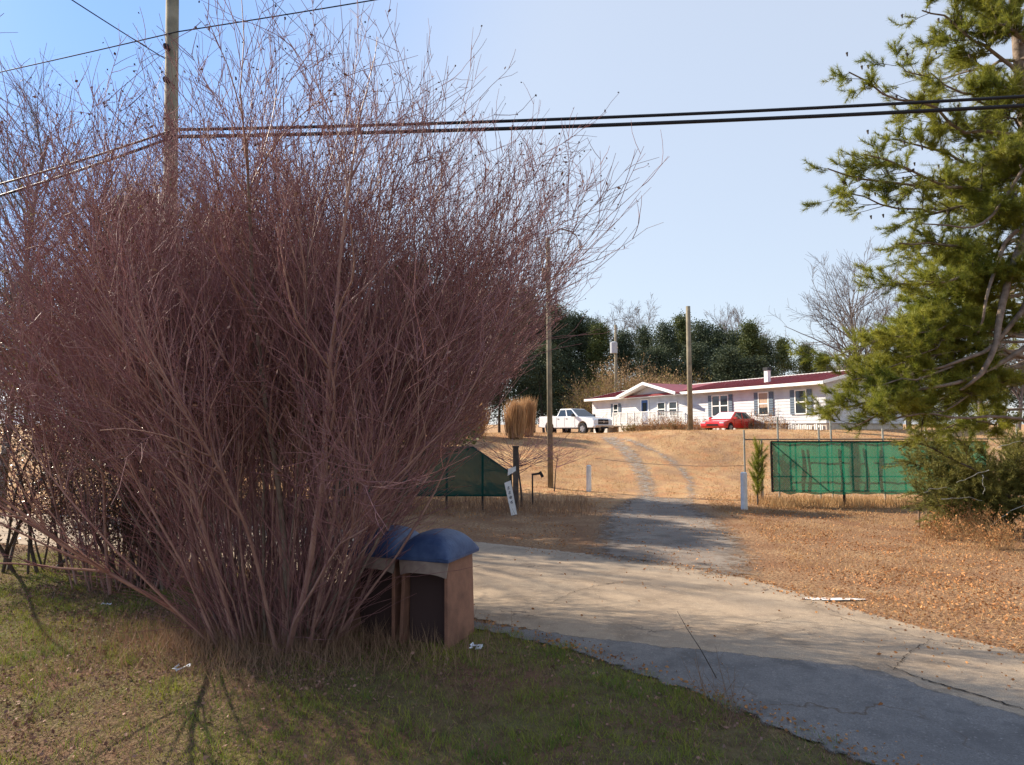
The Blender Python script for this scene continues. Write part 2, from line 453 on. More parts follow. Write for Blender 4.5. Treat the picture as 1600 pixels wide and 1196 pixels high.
def spawn(P, Rr, n, t0, t1, ang, rk=0.6):
    N, k, _ = P.shape
    i = rng.integers(0, N, n); t = rng.uniform(t0, t1, n) * (k - 1)
    a = np.minimum(t.astype(int), k - 2); f = (t - a)[:, None]
    st = P[i, a] * (1 - f) + P[i, a + 1] * f
    T = norm(P[i, a + 1] - P[i, a])
    q = norm(np.cross(T, rng.normal(0, 1, (n, 3))))
    an = rng.uniform(ang * 0.6, ang * 1.4, n)[:, None]
    d = T * np.cos(an) + q * np.sin(an)
    r = (Rr[i, a] * (1 - f[:, 0]) + Rr[i, a + 1] * f[:, 0]) * rk
    return st, d, r

def taper(r0, k, end=0.35):
    return r0[:, None] * np.linspace(1, end, k)[None, :]

def leaves(P, size, aspect=0.5, flat=0.0):
    N = len(P)
    a = norm(rng.normal(0, 1, (N, 3)) * np.array([1, 1, 1 - flat]))
    b = norm(np.cross(a, norm(rng.normal(0, 1, (N, 3)) * np.array([1, 1, 1 - flat]) + np.array([0, 0, 1e-3]))))
    s = (size * rng.uniform(0.6, 1.3, N))[:, None]
    a = a * s / 2; b = b * s / 2 * aspect
    v = np.stack([P - a, P + b, P + a, P - b], 1).reshape(-1, 3)
    f = np.arange(4 * N).reshape(N, 4)
    return v, f

def blades(P, h, wd, lean=0.35, dirs=None):
    N = len(P)
    az = rng.uniform(0, 2 * np.pi, N)
    side = np.stack([np.cos(az), np.sin(az), np.zeros(N)], 1) * wd[:, None] / 2
    if dirs is None:
        d = np.stack([rng.normal(0, lean, N), rng.normal(0, lean, N), np.ones(N)], 1)
        d = norm(d)
    else: d = dirs
    tip = P + d * h[:, None]
    v = np.stack([P - side, P + side, tip], 1).reshape(-1, 3)
    return v, np.arange(3 * N).reshape(N, 3)

def tufts(P, D, n, ln, wd, spread=0.9):
    """needle tufts at P round direction D"""
    N = len(P)
    PP = np.repeat(P, n, 0); DD = np.repeat(D, n, 0)
    d = norm(DD + rng.normal(0, spread, (N * n, 3)))
    PP = PP - DD * rng.uniform(0, ln, (N * n, 1))
    s = norm(np.cross(d, rng.normal(0, 1, (N * n, 3)))) * wd / 2
    tip = PP + d * (ln * rng.uniform(0.7, 1.2, (N * n, 1)))
    v = np.stack([PP - s, PP + s, tip], 1).reshape(-1, 3)
    return v, np.arange(3 * N * n).reshape(-1, 3)

def join(parts):
    vs, fs, b = [], [], 0
    for v, f in parts:
        vs.append(v); fs.append(f + b); b += len(v)
    return np.concatenate(vs), np.concatenate(fs)

def inpoly(x, y, poly):
    x = np.asarray(x); y = np.asarray(y); c = np.zeros(x.shape, bool)
    n = len(poly); j = n - 1
    for i in range(n):
        xi, yi = poly[i]; xj, yj = poly[j]
        cond = ((yi > y) != (yj > y)) & (x < (xj - xi) * (y - yi) / (yj - yi + 1e-12) + xi)
        c ^= cond; j = i
    return c

# ------------------------------------------------------------------ ground, lane, driveway
def axis(lo, hi, step, outs):
    a = list(np.arange(lo, hi + 1e-6, step))
    st = step; v = hi; up = []
    while v < outs[1]: st *= 1.35; v += st; up.append(v)
    st = step; v = lo; dn = []
    while v > outs[0]: st *= 1.35; v -= st; dn.append(v)
    return np.array(dn[::-1] + a + up)
gx = axis(-20, 26, 0.28, (-900, 900)); gy = axis(2, 46, 0.28, (-300, 1500))
X, Y = np.meshgrid(gx, gy)
Z = hz(X, Y)
nx, ny = len(gx), len(gy)
idx = np.arange(nx * ny).reshape(ny, nx)
f = np.stack([idx[:-1, :-1], idx[:-1, 1:], idx[1:, 1:], idx[1:, :-1]], -1).reshape(-1, 4)
g = mk('ground', np.stack([X, Y, Z], -1).reshape(-1, 3), f, M['ground'], smooth=True)
tag(g, kind='structure')

near_px = [(0, 852), (150, 862), (300, 880), (450, 902), (600, 935), (740, 975), (900, 1010), (1100, 1080), (1250, 1140), (1400, 1196)]
far_px = [(0, 800), (300, 812), (500, 822), (700, 840), (860, 858), (1000, 872), (1180, 902), (1350, 955), (1480, 985), (1600, 1020)]
def g0(px, py):
    d = ray(px, py); k = -CAMZ / d[2]
    return (d[0] * k, d[1] * k)
near_e = [(-70, 42), (-45, 30), (-25, 20.5)] + [g0(*p) for p in near_px] + [(3.7, 4.1), (5.6, 2.0), (9.5, -2.4), (22, -16)]
far_e = [(-75, 50), (-48, 36), (-28, 25)] + [g0(*p) for p in far_px] + [(7.0, 6.2), (9.8, 3.2), (14, -1.4), (28, -15)]
def resample(pts, n):
    pts = np.array(pts, float); d = np.r_[0, np.cumsum(np.linalg.norm(np.diff(pts, axis=0), axis=1))]
    t = np.linspace(0, d[-1], n)
    # Catmull-like smoothing through repeated averaging of dense linear samples
    q = np.stack([np.interp(t, d, pts[:, i]) for i in range(2)], 1)
    for _ in range(int(n / 40)):
        q[1:-1] = (q[:-2] + 2 * q[1:-1] + q[2:]) / 4
    return q
def strip(name, A, B, nc, z, m, rim=0.25):
    n = len(A)
    t = np.linspace(0, 1, nc)
    t = np.unique(np.r_[0, 0.03, 0.07, t[1:-1], 0.93, 0.97, 1])
    nc = len(t)
    P = A[:, None, :] * (1 - t)[None, :, None] + B[:, None, :] * t[None, :, None]
    wd = np.linalg.norm(B - A, axis=1)[:, None]
    e = np.minimum(t, 1 - t)[None, :] * wd / rim
    dist = np.arange(n); endf = np.minimum(dist, n - 1 - dist)[:, None] / 8.0
    e = np.clip(np.minimum(e, endf), 0, 1)
    zz = hz(P[..., 0], P[..., 1]) + z
    v = np.concatenate([P, zz[..., None]], -1).reshape(-1, 3)
    ix = np.arange(n * nc).reshape(n, nc)
    f = np.stack([ix[:-1, :-1], ix[1:, :-1], ix[1:, 1:], ix[:-1, 1:]], -1).reshape(-1, 4)
    o = mk(name, v, f, m, smooth=True)
    a = o.data.attributes.new('edge', 'FLOAT', 'POINT'); a.data.foreach_set('value', e.astype(np.float32).ravel())
    tag(o, kind='structure')
    return o
nA, fA = resample(near_e, 400), resample(far_e, 400)
lane = strip('road', nA, fA, 14, 0.012, M['asphalt'], 0.6)
road_poly = [tuple(p) for p in nA] + [tuple(p) for p in fA[::-1]]
side_poly = [tuple(p) for p in nA] + [(22, -40), (-120, -40), (-120, 60)]   # the near, grassy side

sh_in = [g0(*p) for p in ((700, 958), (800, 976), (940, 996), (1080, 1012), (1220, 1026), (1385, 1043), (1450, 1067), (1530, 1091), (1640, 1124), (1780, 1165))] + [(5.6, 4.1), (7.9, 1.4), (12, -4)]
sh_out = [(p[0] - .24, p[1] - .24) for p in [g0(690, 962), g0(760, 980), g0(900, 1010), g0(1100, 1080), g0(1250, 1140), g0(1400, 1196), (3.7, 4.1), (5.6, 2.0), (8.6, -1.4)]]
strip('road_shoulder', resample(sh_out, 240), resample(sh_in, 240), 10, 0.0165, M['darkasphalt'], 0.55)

def vec2(p): return (p.x, p.y)
ap_l = [g0(870, 874), g0(895, 845), g0(905, 820), g0(915, 800), vec2(hit(955, 780)), vec2(hit(985, 768))]
ap_r = [g0(1250, 930), g0(1225, 868), g0(1190, 838), g0(1160, 815), vec2(hit(1112, 795)), vec2(hit(1105, 780))]
strip('driveway_apron', resample(ap_l, 90), resample(ap_r, 90), 10, 0.020, M['gravel'], 1.4)
ap_poly = ap_l + ap_r[::-1]
lrut = [hit(1008, 792), hit(1012, 770), hit(1008, 750), hit(998, 730), hit(985, 712), hit(966, 696), hit(948, 684), hit(935, 678.5)]
rrut = [hit(1078, 795), hit(1080, 772), hit(1078, 752), hit(1066, 735), hit(1045, 718), hit(1015, 702), hit(985, 690), hit(962, 681)]
def offs(pts, w0, w1):
    q = resample([vec2(p) for p in pts], 80)
    d = np.gradient(q, axis=0); nrm = norm(np.stack([-d[:, 1], d[:, 0]], 1))
    wv = np.linspace(w0, w1, 80)[:, None] / 2
    return q - nrm * wv, q + nrm * wv
rut_polys = []
for nm, pts, w0, w1 in (('driveway_rut', lrut, 1.5, 1.9), ('driveway_rut', rrut, 1.1, 1.4)):
    a, b = offs(pts, w0, w1)
    strip(nm, b, a, 7, 0.03, M['rut'], 0.65)
    rut_polys.append([tuple(p) for p in a] + [tuple(p) for p in b[::-1]])

zn = inpoly(X.ravel(), Y.ravel(), side_poly).astype(float)
hill = sstep((Y.ravel() - 21.5 - 1.2 * wob(X.ravel(), Y.ravel(), 0.8)) / 4.0)
# open leaf-strewn verge right of the lane is lighter
cols = np.stack([zn, hill, zn * 0, zn * 0 + 1], 1).astype(np.float32)
ca = g.data.color_attributes.new('zone', 'FLOAT_COLOR', 'POINT'); ca.data.foreach_set('color', cols.ravel())

# cracks and the white spill on the lane
def flatpatch(name, pts, z, m, parent=None, smooth=False):
    return mk(name, [(x, y, float(hz(x, y)) + z) for x, y in pts], [list(range(len(pts)))], m, parent)
def crack(pxs, wd):
    q = resample([g0(*p) for p in pxs], 60)
    q = q + rng.normal(0, 0.012, q.shape)
    d = np.gradient(q, axis=0); nrm = norm(np.stack([-d[:, 1], d[:, 0]], 1))
    wv = (wd * rng.uniform(0.3, 1.2, 60) * np.sin(np.linspace(0.1, math.pi - 0.1, 60)) ** 0.4)[:, None] / 2
    A, B = q - nrm * wv, q + nrm * wv
    v = np.concatenate([np.c_[A, np.full(60, 0.021)], np.c_[B, np.full(60, 0.021)]])
    i = np.arange(59)
    f = np.stack([i, i + 1, i + 61, i + 60], 1)
    o = mk('road_crack', v, f, M['crackdark']); tag(o, kind='structure')
crack([(1385, 1042), (1450, 1066), (1530, 1090), (1620, 1118), (1760, 1160)], 0.026)
crack([(1395, 1050), (1420, 1022), (1450, 1005), (1455, 1000)], 0.012)
crack([(1030, 905), (960, 912), (900, 925), (860, 945)], 0.012)
crack([(1240, 965), (1180, 978), (1120, 985)], 0.010)
crack([(1290, 960), (1400, 990), (1500, 1012)], 0.012)
c0 = np.array(g0(1300, 938))
pts = []
for k in range(40):
    a = 2 * math.pi * k / 40; r = 1 + 0.35 * math.sin(3 * a + 1) * random.random() + random.uniform(-.25, .2)
    pts.append((c0[0] + 0.50 * r * math.cos(a), c0[1] + 0.075 * r * math.sin(a) - 0.02 * math.cos(a)))
o = flatpatch('paint_spill', pts, 0.020, M['whitepaintspill'])
tag(o, 'thin ragged white patch spilled on the lane near the leafy verge', 'spill')

# ------------------------------------------------------------------ house
def lap_wall(mb, x0, x1, y, z0, z1, sgn=-1, lap=0.2, axis_='x'):
    n = int(round((z1 - z0) / lap))
    for k in range(n):
        a, b = z0 + (z1 - z0) * k / n, z0 + (z1 - z0) * (k + 1) / n
        if axis_ == 'x':
            vs = [(x0, y + sgn * 0.03, a), (x1, y + sgn * 0.03, a), (x1, y + sgn * 0.008, b), (x0, y + sgn * 0.008, b), (x0, y, a), (x1, y, a)]
        else:
            vs = [(y + sgn * 0.03, x0, a), (y + sgn * 0.03, x1, a), (y + sgn * 0.008, x1, b), (y + sgn * 0.008, x0, b), (y, x0, a), (y, x1, a)]
        mb.add(vs, [[0, 1, 2, 3], [4, 5, 1, 0]])

def window(parent, x, z0, z1, wd, y=-0.03, shut=True, blind=False, double=False, glass='glass'):
    fr = MB(); t = 0.07
    fr.b2(x - wd / 2 - t, x + wd / 2 + t, y - 0.05, y, z0 - t, z0); fr.b2(x - wd / 2 - t, x + wd / 2 + t, y - 0.05, y, z1, z1 + t)
    fr.b2(x - wd / 2 - t, x - wd / 2, y - 0.048, y, z0, z1); fr.b2(x + wd / 2, x + wd / 2 + t, y - 0.048, y, z0, z1)
    fr.b2(x - wd / 2, x + wd / 2, y - 0.04, y, (z0 + z1) / 2 - 0.035, (z0 + z1) / 2 + 0.035)
    if double: fr.b2(x - 0.06, x + 0.06, y - 0.045, y, z0, z1)
    wf = fr.build('window', M['trim'], parent)
    MB().b2(x - wd / 2, x + wd / 2, y - 0.012, y - 0.004, z0, z1).build('pane', M[glass], wf)
    if blind:
        MB().b2(x - wd / 2, x + wd / 2, y - 0.02, y - 0.013, (z0 + z1) / 2 - 0.25, z1).build('blind', M['curtain'], wf)
    if shut:
        for sx in (-1, 1):
            c = x + sx * (wd / 2 + t + 0.19)
            sb = MB(); sb.b2(c - 0.17, c + 0.17, y - 0.035, y, z0 - 0.07, z1 + 0.07)
            for k in range(9):
                zz = z0 + (z1 - z0) * (k + 0.5) / 9
                sb.box((c, y - 0.042, zz), (0.26, 0.02, 0.07), rx=R(25))
            sb.build('shutter', M['shutter'], parent)

def gable_roof(mb, x0, x1, y0, y1, ze, zr, th=0.14):
    """ridge along x; y0 front eave, y1 back eave"""
    ym = (y0 + y1) / 2
    mb.add([(x0, y0, ze), (x1, y0, ze), (x1, ym, zr), (x0, ym, zr), (x1, y1, ze), (x0, y1, ze),
            (x0, y0, ze - th), (x1, y0, ze - th), (x1, ym, zr - th), (x0, ym, zr - th), (x1, y1, ze - th), (x0, y1, ze - th)],
           [[0, 1, 2, 3], [3, 2, 4, 5], [7, 6, 9, 8], [8, 9, 11, 10], [1, 7, 8, 2], [2, 8, 10, 4], [0, 3, 9, 6], [3, 5, 11, 9], [0, 6, 7, 1], [5, 4, 10, 11]])

HX, HY = 7.5, 62.4
house_rz = math.atan2(-22.4, 11.3)
hbz = 2.30
house = empty('mobile_home', (HX, HY, hbz), house_rz,
              'long white sided mobile home with dark red metal roof and porch gable on the hill', 'house')
L, D = 25.1, 7.4
EZ = 5.49 - hbz          # eave height
ZR = 6.42 - hbz
SB = 0.72                # bottom of siding
wb = MB()
wb.b2(0.02, L - 0.02, 0.02, D, SB, EZ - 0.02)
lap_wall(wb, 0, L, 0.02, SB, EZ - 0.04)
lap_wall(wb, 0, D, L, SB, EZ - 0.04, sgn=1, axis_='y')
wb.build('wall', M['siding'], house)
for xx in (0.0, L - 0.1):
    ge = MB()   # gable ends
    ge.add([(xx, 0.02, EZ - 0.02), (xx, D, EZ - 0.02), (xx, D / 2, ZR - 0.1), (xx + 0.1, 0.02, EZ - 0.02), (xx + 0.1, D, EZ - 0.02), (xx + 0.1, D / 2, ZR - 0.1)],
           [[0, 1, 2], [5, 4, 3], [0, 2, 5, 3], [1, 4, 5, 2], [0, 3, 4, 1]])
    ge.build('gable_wall', M['siding'], house)
sk = MB(); sk.b2(0.06, L - 0.06, 0.08, D - 0.05, 0, SB)
sk.build('skirting', M['skirt'], house)
pk = MB()
for k in range(90):
    xx = 13.2 + k * 0.13
    if xx < L - 0.1 and random.random() < 0.8: pk.b2(xx, xx + 0.07, -0.02 + random.uniform(-.02, .02), 0.03, -0.1, SB - random.uniform(0.02, 0.12))
pk.build('skirting_slats', M['white_paint'], house)['kind'] = 'stuff'
rf = MB(); gable_roof(rf, -0.35, L + 0.35, -0.62, D + 0.6, EZ + 0.02, ZR)
roof = rf.build('roof', M['roofred'], house)
rb = MB(); ym = (D - 0.02) / 2; sl = (ZR - EZ - 0.02) / (ym + 0.62)
for k in range(int((L + 0.7) / 0.3)):
    xx = -0.3 + k * 0.3
    if 6.2 < xx < 12.4: continue
    rb.bar((xx, -0.60, EZ + 0.04), (xx, ym, ZR + 0.02), 0.03, 0.025)
rb.build('roof_ribs', M['roofred'], roof)['kind'] = 'stuff'
fb = MB(); fb.b2(-0.36, 5.55, -0.67, -0.625, EZ - 0.16, EZ + 0.03); fb.b2(12.9, L + 0.36, -0.67, -0.625, EZ - 0.16, EZ + 0.03)
for sx in (-0.38, L + 0.355):
    fb.bar((sx, -0.64, EZ - 0.05), (sx, ym, ZR - 0.05), 0.04, 0.18)
    fb.bar((sx, D + 0.62, EZ - 0.05), (sx, ym, ZR - 0.05), 0.04, 0.18)
fb.b2(-0.3, L + 0.3, ym - 0.07, ym + 0.07, ZR + 0.0, ZR + 0.045)
fb.build('fascia', M['trim'], house)
sf = MB(); sf.b2(0, L, -0.60, 0.0, EZ - 0.155, EZ - 0.13); sf.build('soffit', M['trim'], house)
# cross gable with its porch overhang
gx0, gx1, gxp = 5.55, 12.9, 9.1
GP = -1.15
gz = ZR + 0.02
cr = MB()
cr.add([(gx0, GP, EZ), (gxp, GP, gz), (gx1, GP, EZ), (gx0, ym, EZ), (gxp, ym, gz), (gx1, ym, EZ),
        (gx0, GP, EZ - .12), (gxp, GP, gz - .12), (gx1, GP, EZ - .12), (gx0, ym, EZ - .12), (gxp, ym, gz - .12), (gx1, ym, EZ - .12)],
       [[0, 3, 4, 1], [1, 4, 5, 2], [6, 7, 10, 9], [7, 8, 11, 10], [0, 1, 7, 6], [1, 2, 8, 7], [0, 6, 9, 3], [2, 5, 11, 8]])
cr.build('porch_roof', M['roofred'], house)
for qa, qb in ((gx0, gxp), (gx1, gxp)):
    ps_ = MB(); z0_, z1_ = EZ - .13, gz - .13
    ps_.add([(qa, GP, z0_), (qb, GP, z1_), (qb, 0, z1_), (qa, 0, z0_), (qa, GP, z0_ - .02), (qb, GP, z1_ - .02), (qb, 0, z1_ - .02), (qa, 0, z0_ - .02)], [[0, 1, 2, 3], [7, 6, 5, 4], [0, 4, 5, 1], [1, 5, 6, 2], [2, 6, 7, 3], [3, 7, 4, 0]])
    ps_.build('porch_soffit', M['trim'], house)
gf = MB()
gf.bar((gx0 - 0.1, GP - 0.03, EZ - 0.08), (gxp, GP - 0.03, gz - 0.04), 0.05, 0.22)
gf.bar((gx1 + 0.1, GP - 0.034, EZ - 0.08), (gxp, GP - 0.034, gz - 0.04), 0.05, 0.22)
gf.build('gable_fascia', M['trim'], house)
gw = MB()
gw.add([(gx0 + .1, -0.3, EZ - .17), (gx1 - .1, -0.3, EZ - .17), (gxp, -0.3, gz - .16), (gx0 + .1, 0.01, EZ - .17), (gx1 - .1, 0.01, EZ - .17), (gxp, 0.01, gz - .16)],
       [[0, 1, 2], [3, 5, 4], [0, 2, 5, 3], [1, 4, 5, 2], [0, 3, 4, 1]])
gw.build('gable_wall', M['siding'], house)
window(house, 16.45, 1.35, 2.75, 1.5, double=True)
window(house, 20.4, 1.35, 2.75, 0.75, blind=True)
window(house, 23.35, 1.35, 2.75, 0.75)
window(house, 10.0, 1.5, 2.5, 0.85, shut=False)
window(house, 11.4, 1.5, 2.5, 0.85, shut=False)
window(house, 3.8, 1.6, 2.6, 0.6, shut=True)
dr = MB(); dr.b2(7.45, 8.3, -0.06, -0.03, 0.85, 2.82)
dr_o = dr.build('door', M['doorblue'], house)
dfm = MB(); dfm.b2(7.35, 7.45, -0.07, -0.03, 0.8, 2.9); dfm.b2(8.3, 8.4, -0.07, -0.03, 0.8, 2.9); dfm.b2(7.45, 8.3, -0.07, -0.03, 2.82, 2.9)
dfm.build('door_frame', M['trim'], dr_o)
MB().b2(7.6, 8.15, -0.068, -0.061, 1.9, 2.6).build('door_pane', M['glass'], dr_o)
# deck with railing and steps
dk = MB(); dk.b2(5.9, 12.6, -2.6, -0.05, 0.66, 0.78)
for xx in (6.0, 8.2, 10.4, 12.5):
    dk.b2(xx - .06, xx + .06, -2.56, -2.44, 0, 0.66)
dk.build('deck', M['deck'], house)
rl = MB()
for xx in np.arange(6.9, 12.61, 0.95): rl.b2(xx - .05, xx + .05, -2.6, -2.5, 0.78, 1.78)
rl.b2(6.85, 12.65, -2.60, -2.5, 1.70, 1.76); rl.b2(6.85, 12.65, -2.58, -2.52, 0.9, 0.95)
for xx in np.arange(7.0, 12.5, 0.14): rl.b2(xx, xx + 0.04, -2.57, -2.53, 0.95, 1.70)
for yy in np.arange(-2.5, -0.1, 0.14): rl.b2(12.55, 12.59, yy, yy + .04, 0.95, 1.7)
rl.b2(12.54, 12.6, -2.5, -0.1, 1.70, 1.76)
rl.build('railing', M['white_paint'], house)
stp = MB()
for k in range(5):
    stp.b2(4.4 + k * 0.32, 4.72 + k * 0.32, -2.55, -1.35, 0, 0.14 * (k + 1))
stp.build('steps', M['deck'], house)
for yy in (-2.6, -1.3):
    sr = MB(); sr.bar((4.2, yy, 0.95), (6.1, yy, 1.75), 0.06, 0.09); sr.bar((4.3, yy, 0.2), (6.1, yy, 0.75), 0.05, 0.2)
    for k in range(9):
        t = k / 8; sr.bar((4.3 + 1.75 * t, yy, 0.1 + 0.6 * t), (4.3 + 1.75 * t, yy, 0.98 + 0.76 * t), 0.05, 0.05)
    sr.build('stair_rail', M['white_paint'], house)
ch = MB(); ch.b2(19.55, 19.85, 1.0, 1.3, EZ + 0.2, ZR + 0.25); cho = ch.build('chimney', M['trim'], house)
MB().b2(19.5, 19.9, 0.95, 1.35, ZR + 0.25, ZR + 0.45).build('chimney_cap', M['blackplastic'], cho)

# second home, glimpsed behind the bare shrub
p2 = W(640, 660, 62)
h2 = empty('mobile_home', (-24.0, 50, 2.3), R(3), 'pale sided home with reddish roof glimpsed between the stems of the bare shrub', 'house')
w2 = MB(); w2.b2(0, 15, 0.02, 6, 0.5, 3.1); lap_wall(w2, 0, 15, 0.02, 0.5, 3.08); w2.build('wall', M['siding'], h2)
r2 = MB(); gable_roof(r2, -0.3, 15.3, -0.4, 6.4, 3.15, 4.2); r2.build('roof', M['roofred'], h2)
MB().b2(0.05, 14.95, 0.06, 5.9, 0, 0.5).build('skirting', M['skirt'], h2)
for xx in (2, 5, 9.5, 13): window(h2, xx, 1.4, 2.5, 0.9)
MB().b2(7.0, 7.9, -0.05, -0.03 + .01, 0.6, 2.6).build('door', M['doorblue'], h2)

# ------------------------------------------------------------------ vehicles (x forward, origin on the ground under the middle)
def wheel(parent, x, y, r, wd):
    t = MB()
    n = 22
    prof = [(r * 0.62, -wd / 2), (r * 0.94, -wd / 2), (r, -wd / 2 * 0.75), (r, wd / 2 * 0.75), (r * 0.94, wd / 2), (r * 0.62, wd / 2)]
    vs = [(x + pr * math.cos(2 * math.pi * k / n), y + py, r + pr * math.sin(2 * math.pi * k / n)) for k in range(n) for pr, py in prof]
    m_ = len(prof)
    fs = [[k * m_ + j, ((k + 1) % n) * m_ + j, ((k + 1) % n) * m_ + (j + 1) % m_, k * m_ + (j + 1) % m_] for k in range(n) for j in range(m_)]
    t.add(vs, fs)
    wo_ = t.build('wheel', M['tyre'], parent, smooth=False)
    rm = MB(); sgn = 1 if y > 0 else -1
    rm.cyl((x, y + sgn * wd * 0.25, r), (x, y + sgn * wd * 0.42, r), r * 0.62, r * 0.55, 18)
    rm.cyl((x, y + sgn * wd * 0.42, r), (x, y + sgn * wd * 0.52, r), r * 0.16, r * 0.12, 10)
    for k in range(5):
        a = 2 * math.pi * k / 5
        rm.bar((x, y + sgn * wd * 0.44, r), (x + r * 0.56 * math.cos(a), y + sgn * wd * 0.44, r + r * 0.56 * math.sin(a)), 0.05, 0.07)
    rm.build('rim', M['rim'], wo_)

def arch(xc, r, z0, n=8):
    return [(xc - r * math.cos(math.pi * k / n), z0 + r * math.sin(math.pi * k / n)) for k in range(n + 1)]

def greenhouse(parent, base, top, paint, glass_front='carglass'):
    """base/top: (x rear, x front, half width, z). Roof + pillars in paint, glass proud."""
    bx0, bx1, bw, bz = base; tx0, tx1, tw, tz = top
    m = MB()
    vs = [(bx0, -bw, bz), (bx1, -bw, bz), (bx1, bw, bz), (bx0, bw, bz), (tx0, -tw, tz), (tx1, -tw, tz), (tx1, tw, tz), (tx0, tw, tz)]
    m.add(vs, [[3, 2, 1, 0], [4, 5, 6, 7], [0, 1, 5, 4], [1, 2, 6, 5], [2, 3, 7, 6], [3, 0, 4, 7]])
    m.build('cab_roof', paint, parent, bevel=0.05)
    V = [Vector(v) for v in vs]
    def pane(q, ins, name, mt):
        c = sum((V[i] for i in q), Vector()) / 4
        n_ = (V[q[1]] - V[q[0]]).cross(V[q[3]] - V[q[0]]).normalized()
        a, b, cc, d = [V[i] for i in q]
        def P(u, v): return (a * (1 - u) + b * u) * (1 - v) + (d * (1 - u) + cc * u) * v + n_ * 0.012
        (u0, u1, v0, v1) = ins
        o = MB(); f4 = [P(u0, v0), P(u1, v0), P(u1, v1), P(u0, v1)]; bk = [p - n_ * 0.02 for p in f4]
        o.add(f4 + bk, [[0, 1, 2, 3], [7, 6, 5, 4], [0, 4, 5, 1], [1, 5, 6, 2], [2, 6, 7, 3], [3, 7, 4, 0]])
        return o.build(name, mt, parent)
    pane((1, 2, 6, 5), (0.05, 0.95, 0.06, 0.93), 'windscreen', M[glass_front])
    pane((3, 0, 4, 7), (0.1, 0.9, 0.1, 0.88), 'rear_window', M['carglass'])
    for q, fl in (((0, 1, 5, 4), False), ((2, 3, 7, 6), True)):
        for u0, u1 in ((0.06, 0.46), (0.52, 0.93)):
            if fl: u0, u1 = 1 - u1, 1 - u0
            pane(q, (u0, u1, 0.08, 0.86), 'side_window', M['carglass'])

def pickup(loc, rz, label):
    t = empty('pickup_truck', loc, rz, label, 'pickup truck')
    Wd = 0.98
    b = MB()
    low = 0.48
    prof = [(-2.9, 0.55)] + arch(-1.75, 0.48, low) + arch(1.75, 0.48, low) + [(2.75, low), (2.88, 0.6), (2.88, 0.95), (2.72, 1.14), (1.3, 1.28), (0.95, 1.30), (-1.0, 1.30), (-1.0, 1.30), (-2.9, 1.30)]
    prof = [p for i, p in enumerate(prof) if i == 0 or p != prof[i - 1]]
    b.prism(prof, -Wd, Wd)
    b.build('body', M['carwhite'], t, bevel=0.03)
    bed = MB(); bed.b2(-2.78, -1.12, -0.82, 0.82, 1.285, 1.312); bed.build('bed_liner', M['blackplastic'], t)
    rl_ = MB()
    for sy in (-1, 1): rl_.b2(-2.86, -1.06, sy * 0.9 - 0.06, sy * 0.9 + 0.06, 1.30, 1.36)
    rl_.b2(-2.9, -2.78, -0.96, 0.96, 1.30, 1.36); rl_.build('bed_rail', M['carwhite'], t)
    greenhouse(t, (-1.02, 1.28, 0.93, 1.28), (-0.8, 0.35, 0.72, 1.90), M['carwhite'])
    for x in (-1.75, 1.75):
        for sy in (-1, 1): wheel(t, x, sy * 0.88, 0.40, 0.27)
    MB().b2(2.87, 2.93, -0.52, 0.52, 0.72, 1.08).build('grille', M['blackplastic'], t)
    gs = MB(); gs.b2(2.93, 2.945, -0.54, 0.54, 0.885, 0.915); gs.cyl((2.935, 0, 0.9), (2.955, 0, 0.9), 0.07, 0.07, 12); gs.build('grille_bar', M['chrome'], t)
    bm_ = MB(); bm_.b2(2.84, 3.02, -0.98, 0.98, 0.47, 0.68); bm_.build('front_bumper', M['chrome'], t, bevel=0.03)
    MB().b2(3.0, 3.03, -0.4, 0.4, 0.42, 0.55).build('air_dam', M['blackplastic'], t)
    bm2 = MB(); bm2.b2(-3.05, -2.88, -0.95, 0.95, 0.50, 0.70); bm2.build('rear_bumper', M['chrome'], t, bevel=0.03)
    for sy in (-1, 1):
        MB().b2(2.84, 2.91, sy * 0.75 - 0.19, sy * 0.75 + 0.19, 0.74, 1.04).build('headlight', M['lamp'], t, bevel=0.015)
        MB().b2(-2.92, -2.88, sy * 0.9 - 0.08, sy * 0.9 + 0.08, 0.85, 1.25).build('tail_light', M['tail'], t)
        mm_ = MB(); mm_.b2(0.85, 1.0, sy * 1.12 - 0.10, sy * 1.12 + 0.10, 1.28, 1.50); mm_.b2(0.9, 0.95, min(sy * 0.9, sy * 1.1), max(sy * 0.9, sy * 1.1), 1.30, 1.36)
        mm_.build('mirror', M['blackplastic'], t, bevel=0.01)
        ln = MB()
        for x in (-0.95, -0.1, 0.98): ln.b2(x - .008, x + .008, sy * 0.982 - .003, sy * 0.982 + .003, 0.55, 1.27)
        ln.build('door_gap', M['blackplastic'], t)
        for x in (0.05, -0.85):
            MB().b2(x, x + 0.16, sy * 0.99 - .015, sy * 0.99 + .015, 1.12, 1.16).build('door_handle', M['blackplastic'], t)
        MB().b2(-1.2, 1.2, sy * 0.95 - 0.03, sy * 0.95 + 0.03, 0.40, 0.47).build('running_board', M['blackplastic'], t)
    return t

